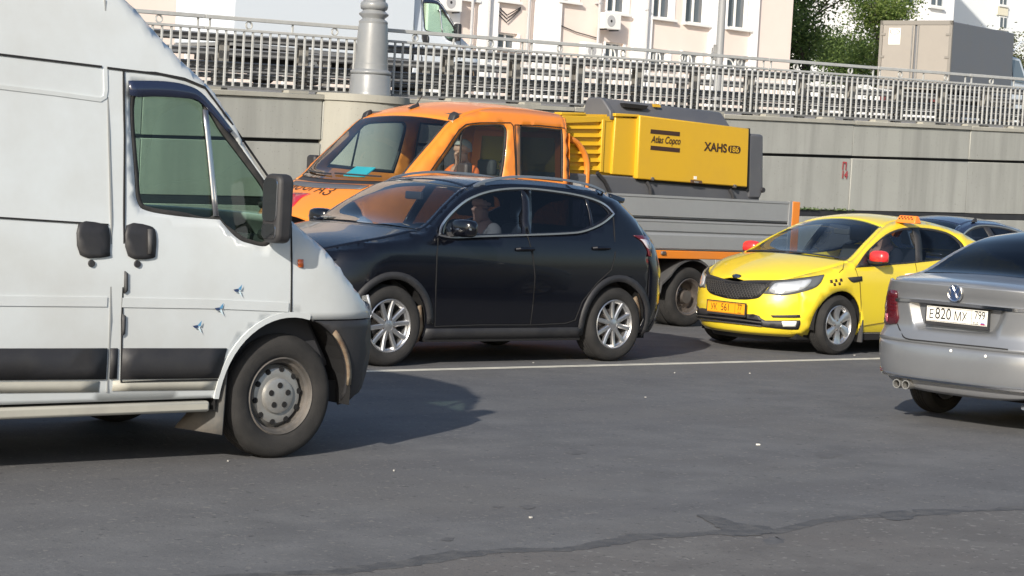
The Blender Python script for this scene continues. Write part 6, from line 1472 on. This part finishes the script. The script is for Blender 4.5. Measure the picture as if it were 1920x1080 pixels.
def build_vw(c):
    r = c.root; N_ = lambda pts, n=4: sm(c.px(pts, 'tail'), n)
    sill = lambda x: .22 if x > -.34 else .40
    dlo = sm([(-.28, 1.02, 1), (-.15, 1.12), (.05, 1.24), (.30, 1.335), (.8, 1.37), (1.2, 1.35), (1.55, 1.25), (1.9, 1.08), (2.05, .98, 1), (1.0, .985)])
    out = side_outline(c, -.50, 2.98, [(0, .31, .36), (2.552, .31, .36)], sill, n=70)
    c.panel('side_panel', out, 'side', 'silver_paint', holes=[dlo], res=.08, th=.02, both=True)
    c.panel('side_glass', dlo, 'side', 'glass_tint', off=-.01, th=None, res=.15, both=True)
    seam_z = lambda q: .60+.0*q
    # boot lid, bumper
    recess = N_(v6([(396, 396, 1), (900, 440), (1480, 488, 1), (1450, 580), (1415, 655), (1360, 730), (1290, 760), (1100, 752), (800, 726), (560, 702), (488, 688), (440, 610), (415, 500)]))
    hole = [recess]
    zt = 1.03
    V = []
    t_max = 1.28
    outl = [(-t_max, .60), (t_max, .60), (t_max, .905), (-t_max, .905)]
    c.wrap('boot_lip', 'rear', .905, 1.045, 'silver_paint', smax=t_max/(math.pi/2), nz=10, nt_=48)
    lid = c.panel('boot_lid', outl, 'tail', 'silver_paint', holes=hole, res=.05, th=.015)
    # recessed plate bay: floor and walls
    f0 = c.mp('tail', 0.); f1 = c.mp('tail', -.045); P = []; F_ = []
    ct = (sum(p[0] for p in recess)/len(recess), sum(p[1] for p in recess)/len(recess)); n_ = len(recess)
    for a, b in recess: P.append(f0(a, b))
    ins = [(ct[0]+(a-ct[0])*.80, ct[1]+(b-ct[1])*(.84 if b < ct[1] else .97)) for a, b in recess]
    for a, b in ins: P.append(f1(a, b))
    for i in range(n_): j = (i+1) % n_; F_.append((i, j, n_+j, n_+i))
    V2, F2 = fill(ins, (), .06); nb = len(P); P += [f1(a, b) for a, b in V2]; F_ += [tuple(nb+i for i in f) for f in F2]
    mb = MB(); mb.v = P; mb.f = F_; mb.build('plate_bay', 'silver_paint', lid, True, 60)
    c.ribbon('chrome_strip', sm(c.px(v6([(250, 372), (560, 388), (900, 422), (1250, 458), (1560, 488), (1690, 500)]), 'tail'), 4, False), 'tail', 'chrome', parent=lid, w_=.022, off=.014, thick=.014)
    c.ribbon('lid_seam', sm(c.px(v6([(258, 642), (290, 720), (350, 806), (560, 835), (900, 870), (1250, 905), (1500, 932)]), 'tail'), 4, False), 'tail', 'seam', parent=lid, w_=.010, off=.003)
    c.wrap('rear_bumper', 'rear', .33, .597, 'silver_paint', smax=1.0, nz=8, nt_=40)
    c.wrap('lower_valance', 'rear', lambda q: .235+.088*abs(q)**3, .327, 'valance_grey', smax=.86, nz=4, nt_=36, off=-.03)  # lower valance has its own grey tone
    c.ribbon('bumper_trim', [(t, .335) for t in np.linspace(-1.25, 1.25, 40)], 'tail', 'chrome', w_=.013, off=.012, thick=.012)
    # the corners between lid and flank
    for sd_ in (1, -1):
        q = sm([(sd_*a, b) for a, b in c.px(v6([(150, 272, 1), (248, 275, 1), (256, 380), (266, 500), (256, 640, 1), (116, 628, 1), (118, 520), (135, 390)]), 'tail') and [(p[0], p[1]) for p in c.px(v6([(165, 275), (248, 275), (256, 380), (266, 500), (256, 640), (122, 628), (124, 520), (140, 390)]), 'tail')]], 2)
        tl = c.panel('tail_light', q, 'tail', 'tail_red', off=.012, th=.016, res=.04)
        zs = [p[1] for p in q]; z0, z1 = min(zs), max(zs); ts = [abs(p[0]) for p in q]
        for k in range(5):
            z = z0+(z1-z0)*(.42+.1*k); c.ribbon('light_rib', [(sd_*t, z) for t in np.linspace(min(ts)+.03, max(ts)-.22, 8)], 'tail', 'tail_dark', parent=tl, w_=.007, off=.014, thick=.005)
        c.panel('clear_lens', [(sd_*(max(ts)-.20), z0+.02), (sd_*(max(ts)-.08), z0+.02), (sd_*(max(ts)-.10), z0+(z1-z0)*.30), (sd_*(max(ts)-.20), z0+(z1-z0)*.30)], 'tail', 'tail_pink', parent=tl, off=.016, th=.006, res=.05)
        c.panel('reflector', [(sd_*a, b) for a, b in [(.98, .345), (1.22, .345), (1.22, .372), (1.0, .372)]], 'tail', 'tail_red', off=.008, th=.008, res=.05)
        for cx in (0, 2.552): housing(c, cx, sd_, .31, .37, .5, .81); wheel(c, cx, sd_, .835, .31, .185, .202, 'petal', 'alloy', 'tyre_dusty')
        mb = MB(); mb.lathe([(.0, 0)]+[(.10*math.cos(a), .07*math.sin(a)) for a in (-1.2, -.6, 0, .6, 1.2)]+[(.0, .07)], 16, 'x', c=(1.95, .95, .98))
        if sd_ < 0: mb.mirror_y()
        mb.build('door_mirror', 'silver_paint', r, True)
        c.panel('headlight', [(sd_*.5, .66), (sd_*.78, .68), (sd_*.8, .8), (sd_*.55, .78)], 'front', 'lens_clear', off=.008, res=.08)
    c.grid('boot_top', 'top', -.955, -.46, 'silver_paint', nu=12)
    c.grid('glass_surround', 'top', -.46, lambda v: -.41+.0*v, 'black_plastic', nu=2, off=-.004)
    c.grid('rear_glass', 'top', lambda v: -.415-.04*(1-v*v), .33, 'glass_tint', nu=16, v0=-.93, v1=.93, th=None)
    for a, b in ((-1, -.925), (.925, 1)): c.grid('rear_pillar', 'top', -.46, .36, 'silver_paint', v0=a, v1=b, nv=3, nu=16)
    c.grid('roof', 'top', .33, 1.55, 'silver_paint', nu=20)
    c.grid('windscreen', 'top', 1.55, 2.34, 'glass_side', nu=12, th=None); c.grid('bonnet', 'top', 2.34, 3.30, 'silver_paint', nu=12); c.wrap('front_bumper', 'front', .22, .66, 'silver_paint', smax=.85)
    # emblem: ring with the two letters
    h = c.hit(1640+913/6, 500+300/6, 'tail'); em = MB(); R_ = .062
    em.lathe([(R_, -.004), (R_, .010), (R_-.004, .013), (R_-.010, .010), (R_-.010, -.004)], 28, 'x'); em.v = [(h.x-.006-x, h.y+y, h.z+z) for x, y, z in em.v]
    eo = em.build('emblem', 'chrome', lid, True, 40)
    dk = MB(); dk.lathe([(.0, 0), (R_-.008, 0)], 28, 'x'); dk.v = [(h.x-.010-x, h.y+y, h.z+z) for x, y, z in dk.v]; dk.build('emblem_disc', 'emblem_blue', eo)
    def stroke(pts):
        mb = MB(); mb.tube([(h.x-.014, h.y-a, h.z+b) for a, b in pts], .0055, 6); mb.build('emblem_letter', 'chrome', eo)
    stroke([(-.022, .050), (0, .008), (.022, .050)]); stroke([(-.046, .028), (-.022, -.040), (0, .004), (.022, -.040), (.046, .028)])
    # plate
    pc = [c.hit(1640+u/6, 500+v/6, 'x', 1, -.90) for u, v in ((600, 447), (1290, 508), (1258, 668), (575, 597))]; ctr = sum(pc, Vector())/4
    plate(c, 'number_plate', (-.897, ctr.y, ctr.z), (0, -1, 0), (0, 0, 1), [('Е', -.215, -.006, .092, .8), ('820', -.115, .002, .115, .82), ('МХ', .035, -.006, .092, .80), ('799', .195, .016, .085, .72), ('RUS', .165, -.038, .026, 1.)], 'plate_white', flag=True)
    # exhausts
    for u, v in ((1684, 714), (1701, 716)):
        h = c.hit(u, v, 'tail'); mb = MB(); mb.lathe([(.030, -.10), (.034, 0), (.034, .05), (.027, .05), (.027, -.10)], 20, 'x'); mb.v = [(h.x+.03-x, h.y-.0+y, h.z+z-.02) for x, y, z in mb.v]; ex_ = mb.build('exhaust_pipe', 'steel_rim', r, True, 50); mb = MB(); mb.lathe([(.0, 0), (.028, 0)], 16, 'x'); mb.v = [(h.x+.03-x, h.y+y, h.z+z-.02) for x, y, z in mb.v]; mb.build('exhaust_bore', 'dark_void', ex_)
    for u, v in ((1783, 657.5), (1848, 668)):
        h = c.hit(u, v, 'tail'); mb = MB(); mb.lathe([(.0, .004), (.010, .003), (.012, 0)], 12, 'x'); mb.v = [(h.x-.002-x, h.y+y, h.z+z) for x, y, z in mb.v]; mb.build('sensor_glint', 'lens_white', r, True)  # sensors coloured near white to imitate their bright glint
    mb = MB(); mb.box(-.42, 3.2, -.62, .62, .20, .32); mb.box(.38, 2.2, -.78, .78, .17, .35); mb.build('underbody', 'dark_void', r)
    mb = MB(); mb.tube([(-.70, -.45, .20), (-.55, -.45, .16), (-.3, -.45, .20)], .02, 8); mb.build('tow_loop', 'alloy', r, True)
    MB().box(-.3, 2.3, -.72, .72, .35, .45).build('cabin_floor', 'interior_dark', r); MB().hexa([(-.1, -.6, .45), (.25, -.6, .45), (.25, .6, .45), (-.1, .6, .45), (-.25, -.55, 1.05), (-.05, -.55, 1.05), (-.05, .55, 1.05), (-.25, .55, 1.05)]).build('rear_seat', 'interior_dark', r, bevel=.03)
    seat(c, 1.2, .36, .48); seat(c, 1.2, -.36, .48)
mat('valance_grey', (.30, .31, .33), .45, metal=.3, var=(4, .4, (.22, .22, .22))); mat('tail_dark', (.10, .004, .008), .2, coat=1.); mat('emblem_blue', (.02, .04, .10), .3, coat=1.)
build_vw(vw)
# ================================================================ navy sedan behind the taxi
_p = rd(23.2, 18.4)
nav = Car('sedan_car', (_p.x, _p.y), ROAD+math.pi,
  [(.16, .74), (.26, .80), (.45, .85), (.7, .87), (.86, .865), (.95, .84), (1.05, .79), (1.2, .71), (1.32, .62), (1.40, .55), (1.5, .42)],
  [(-3.75, .98), (-3.3, 1.03), (-2.95, 1.09), (-2.6, 1.21), (-2.2, 1.325), (-1.8, 1.38), (-1.4, 1.385), (-1.05, 1.33), (-.6, 1.15), (-.2, .98), (.2, .90), (.6, .78), (.85, .62)],
  [(-3.7, .03), (-2.4, .05), (-1.8, .045), (-1.0, .05), (-.4, .08), (.8, .06)],
  [(.16, .78), (.35, .88), (.6, .86), (.8, .72), (1.5, .7)], [(.16, -3.55), (.4, -3.68), (.9, -3.7), (1.1, -3.6), (1.5, -3.6)], af=.75, ar=.5, nf=2.4, nr=2.6, rnd=.06)
tag(nav.root, 'dark navy sedan mostly hidden behind the yellow taxi', 'car')
def build_navy(c):
    dlo = sm([(-.42, .985, 1), (-.7, 1.13), (-1.05, 1.27), (-1.4, 1.33), (-1.9, 1.315), (-2.3, 1.235), (-2.6, 1.13), (-2.78, 1.03, 1), (-1.6, .99)])
    fgl = sm([(-.55, 1.0, 1), (-.75, 1.12), (-1.08, 1.25), (-1.42, 1.305, 1), (-1.48, 1.0, 1)]); rgl = sm([(-1.56, 1.305, 1), (-1.9, 1.29), (-2.28, 1.212), (-2.55, 1.12), (-2.70, 1.045, 1), (-1.62, 1.005, 1)])
    out = side_outline(c, -3.3, .50, [(-2.68, .32, .37), (0, .32, .37)], lambda x: .21)
    c.panel('side_panel', out, 'side', 'navy_paint', holes=[dlo], res=.08, th=.02, both=True)
    for sd_ in (1, -1):
        c.panel('window_frame', dlo, 'side', 'black_plastic', holes=[fgl, rgl], sg=sd_, off=-.004, th=.015, res=.1)
        c.panel('door_glass', fgl, 'side', 'glass_side', sg=sd_, off=-.01, res=.15); c.panel('door_glass', rgl, 'side', 'glass_tint', sg=sd_, off=-.01, res=.15)
        c.ribbon('chrome_strip', dlo, 'side', 'satin_trim', w_=.018, off=.010, sg=sd_, closed=True, thick=.012)
        for cx in (0, -2.68): housing(c, cx, sd_, .32, .38, .5, .83); wheel(c, cx, sd_, .855, .32, .2, .21, 'petal', 'alloy', 'tyre_dusty')
    c.grid('bonnet', 'top', .78, -.18, 'navy_paint'); c.grid('windscreen', 'top', -.18, -1.0, 'glass_clear', v0=-.95, v1=.95, th=None); c.grid('roof', 'top', -1.0, -2.25, 'navy_paint', nu=24)
    for a, b in ((-1, -.945), (.945, 1)): c.grid('windscreen_pillar', 'top', -.18, -1.0, 'navy_paint', v0=a, v1=b, nv=2); c.grid('rear_pillar', 'top', -2.25, -2.92, 'navy_paint', v0=a, v1=b, nv=2)
    c.grid('rear_glass', 'top', -2.25, -2.92, 'glass_tint', v0=-.95, v1=.95, th=None); c.grid('boot_lid', 'top', -2.92, -3.66, 'navy_paint')
    c.wrap('front_bumper', 'front', .2, .64, 'navy_paint', smax=.75); c.wrap('rear_bumper', 'rear', .2, .98, 'navy_paint', smax=.98)
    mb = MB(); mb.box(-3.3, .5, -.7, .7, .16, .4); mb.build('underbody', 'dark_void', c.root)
    seat(c, -1.3, .36, .5); seat(c, -1.3, -.36, .5)
    h = c.hit(1826, 415, 'top'); mb = MB(); mb.hexa([(h.x-.05, h.y-.02, h.z-.01), (h.x+.05, h.y-.02, h.z-.01), (h.x+.05, h.y+.02, h.z-.01), (h.x-.05, h.y+.02, h.z-.01), (h.x-.05, h.y-.008, h.z+.045), (h.x-.02, h.y-.008, h.z+.045), (h.x-.02, h.y+.008, h.z+.045), (h.x-.05, h.y+.008, h.z+.045)]); mb.build('roof_aerial', 'black_plastic', c.root)
build_navy(nav)
# ================================================================ vehicles on the street above
_p = rd(30.5, 36.98, 0); van2 = make_van_car('delivery_van', (_p.x, _p.y), ROAD, z0=upz(30.5, 36.98)-.02)
tag(van2.root, 'bright white high-roof van on the upper street behind the lamp post', 'van')
build_van(van2, 'white_bright', cab=True)
r_ = van2.root; r_['label'] = 'bright white box-bodied van truck on the upper street behind the lamp post'; r_['category'] = 'truck'; r_.name = 'box_van'
MB().box(-6.0, -1.40, -1.06, 1.06, .72, 3.2).build('cargo_box', 'white_bright', r_, bevel=.02)
MB().box(-6.0, -1.42, -1.065, 1.065, .66, .715).build('box_sill', 'galvanised', r_)
MB().box(-5.9, -1.0, -.45, .45, .40, .65).build('chassis', 'dark_void', r_); MB().box(-5.9, -1.4, -.9, .9, .58, .655).build('subframe', 'dark_void', r_)
for sg_ in (-1, 1):
    wheel(van2, -3.9, sg_, .98, .357, .215, .222, 'steel', 'steel_rim', 'tyre_dusty')
    MB().box(-2.9, -1.7, *sorted((sg_*.5, sg_*.92)), .36, .58).build('side_tank', 'black_plastic', r_, bevel=.03)
    MB().box(-4.5, -3.3, *sorted((sg_*.6, sg_*1.02)), .60, .64).build('mudguard', 'black_plastic', r_)
bt = empty('box_truck', (10.40, 58.0, 0), math.radians(52)); bt.location.z = upz(46.8, 37.0)-.05; tag(bt, 'box truck with sides coloured dark for shade and double rear doors on the upper street', 'truck')
mat('box_beige', (.30, .275, .245), .5, var=(2, .4, (.25, .23, .21))); mat('box_shaded', (.13, .14, .16), .5, var=(2, .4, (.17, .17, .17))); mat('box_frame', (.22, .205, .185), .5)  # body colour darkened to paint side shade; rear doors keep the lit tone
MB().box(.03, 3.75, -1.06, 1.06, .88, 2.68).build('box_body', 'box_shaded', bt, bevel=.02)
for sg_ in (-1, 1):
    d_ = MB().box(-.02, .028, *sorted((sg_*.035, sg_*.98)), .96, 2.58).build('rear_door', 'box_beige', bt, bevel=.01)
    for z in (1.1, 1.7, 2.3): MB().box(-.045, -.005, *sorted((sg_*.90, sg_*1.03)), z, z+.06).build('hinge', 'box_frame', d_)
    mb = MB(); mb.tube([(-.035, sg_*.09, .98), (-.035, sg_*.09, 2.56)], .016, 8); mb.build('lock_bar', 'galvanised', d_, True)
    MB().box(-.03, .03, *sorted((sg_*.985, sg_*1.07)), .88, 2.70).build('door_post', 'box_frame', bt)
    MB().box(-.02, .03, *sorted((sg_*.55, sg_*.95)), .55, .70).build('tail_lamp', 'tail_red', bt)
    for x in (.75, 3.95): wheel(type('W', (), {'root': bt}), x, sg_, .98, .35, .2, .21, 'steel', 'steel_rim')
MB().box(-.03, .03, -1.07, 1.07, 2.585, 2.70).build('door_header', 'box_frame', bt); MB().box(-.03, .03, -1.07, 1.07, .87, .955).build('door_sill', 'box_frame', bt)
MB().box(-.024, -.019, .45, .80, 2.06, 2.50).build('maker_sticker', 'plate_white', bt)
V = []; mb = MB(); mb.lathe([(.13, -.001), (.15, -.001), (.15, .001), (.13, .001)], 24, 'x', close=True); mb.v = [(-.027+x, .625+y, 2.40+z*.5) for x, y, z in mb.v]; mb.build('sticker_logo', 'ink_black', bt)
for k in range(4): MB().box(-.027, -.0245, .50, .75, 2.12+k*.055, 2.135+k*.055).build('sticker_line', 'pipe_grey', bt)
MB().box(.1, 5.4, -.45, .45, .45, .87).build('chassis', 'dark_void', bt)
mb = MB(); mb.add([(3.95, -.95, .55), (5.7, -.95, .55), (5.75, -.95, 1.15), (5.2, -.93, 1.35), (4.7, -.85, 2.05), (3.95, -.85, 2.1), (3.95, .95, .55), (5.7, .95, .55), (5.75, .95, 1.15), (5.2, .93, 1.35), (4.7, .85, 2.05), (3.95, .85, 2.1)], [(0, 1, 2, 3, 4, 5), (6, 11, 10, 9, 8, 7), (0, 6, 7, 1), (1, 7, 8, 2), (2, 8, 9, 3), (3, 9, 10, 4), (4, 10, 11, 5), (5, 11, 6, 0)]); cab = mb.build('cab', 'white_bright', bt, bevel=.06, seg=3)
for sg_ in (-1, 1): mesh('cab_window', [(4.12, sg_*.935, 1.38), (4.95, sg_*.945, 1.38), (4.55, sg_*.872, 1.98), (4.12, sg_*.862, 1.98)], [(0, 1, 2, 3)], 'window_dark', cab)
mesh('cab_windscreen', [(5.17, -.86, 1.42), (5.17, .86, 1.42), (4.75, .8, 2.02), (4.75, -.8, 2.02)], [(0, 1, 2, 3)], 'window_dark', cab)
mb = MB(); mb.tube([(3.9, -.98, 2.2), (4.3, -1.02, 2.5), (4.8, -1.05, 2.55)], .02, 6); mb.build('mirror_bracket', 'white_bright', cab, True)
# parked cars glimpsed through the barrier
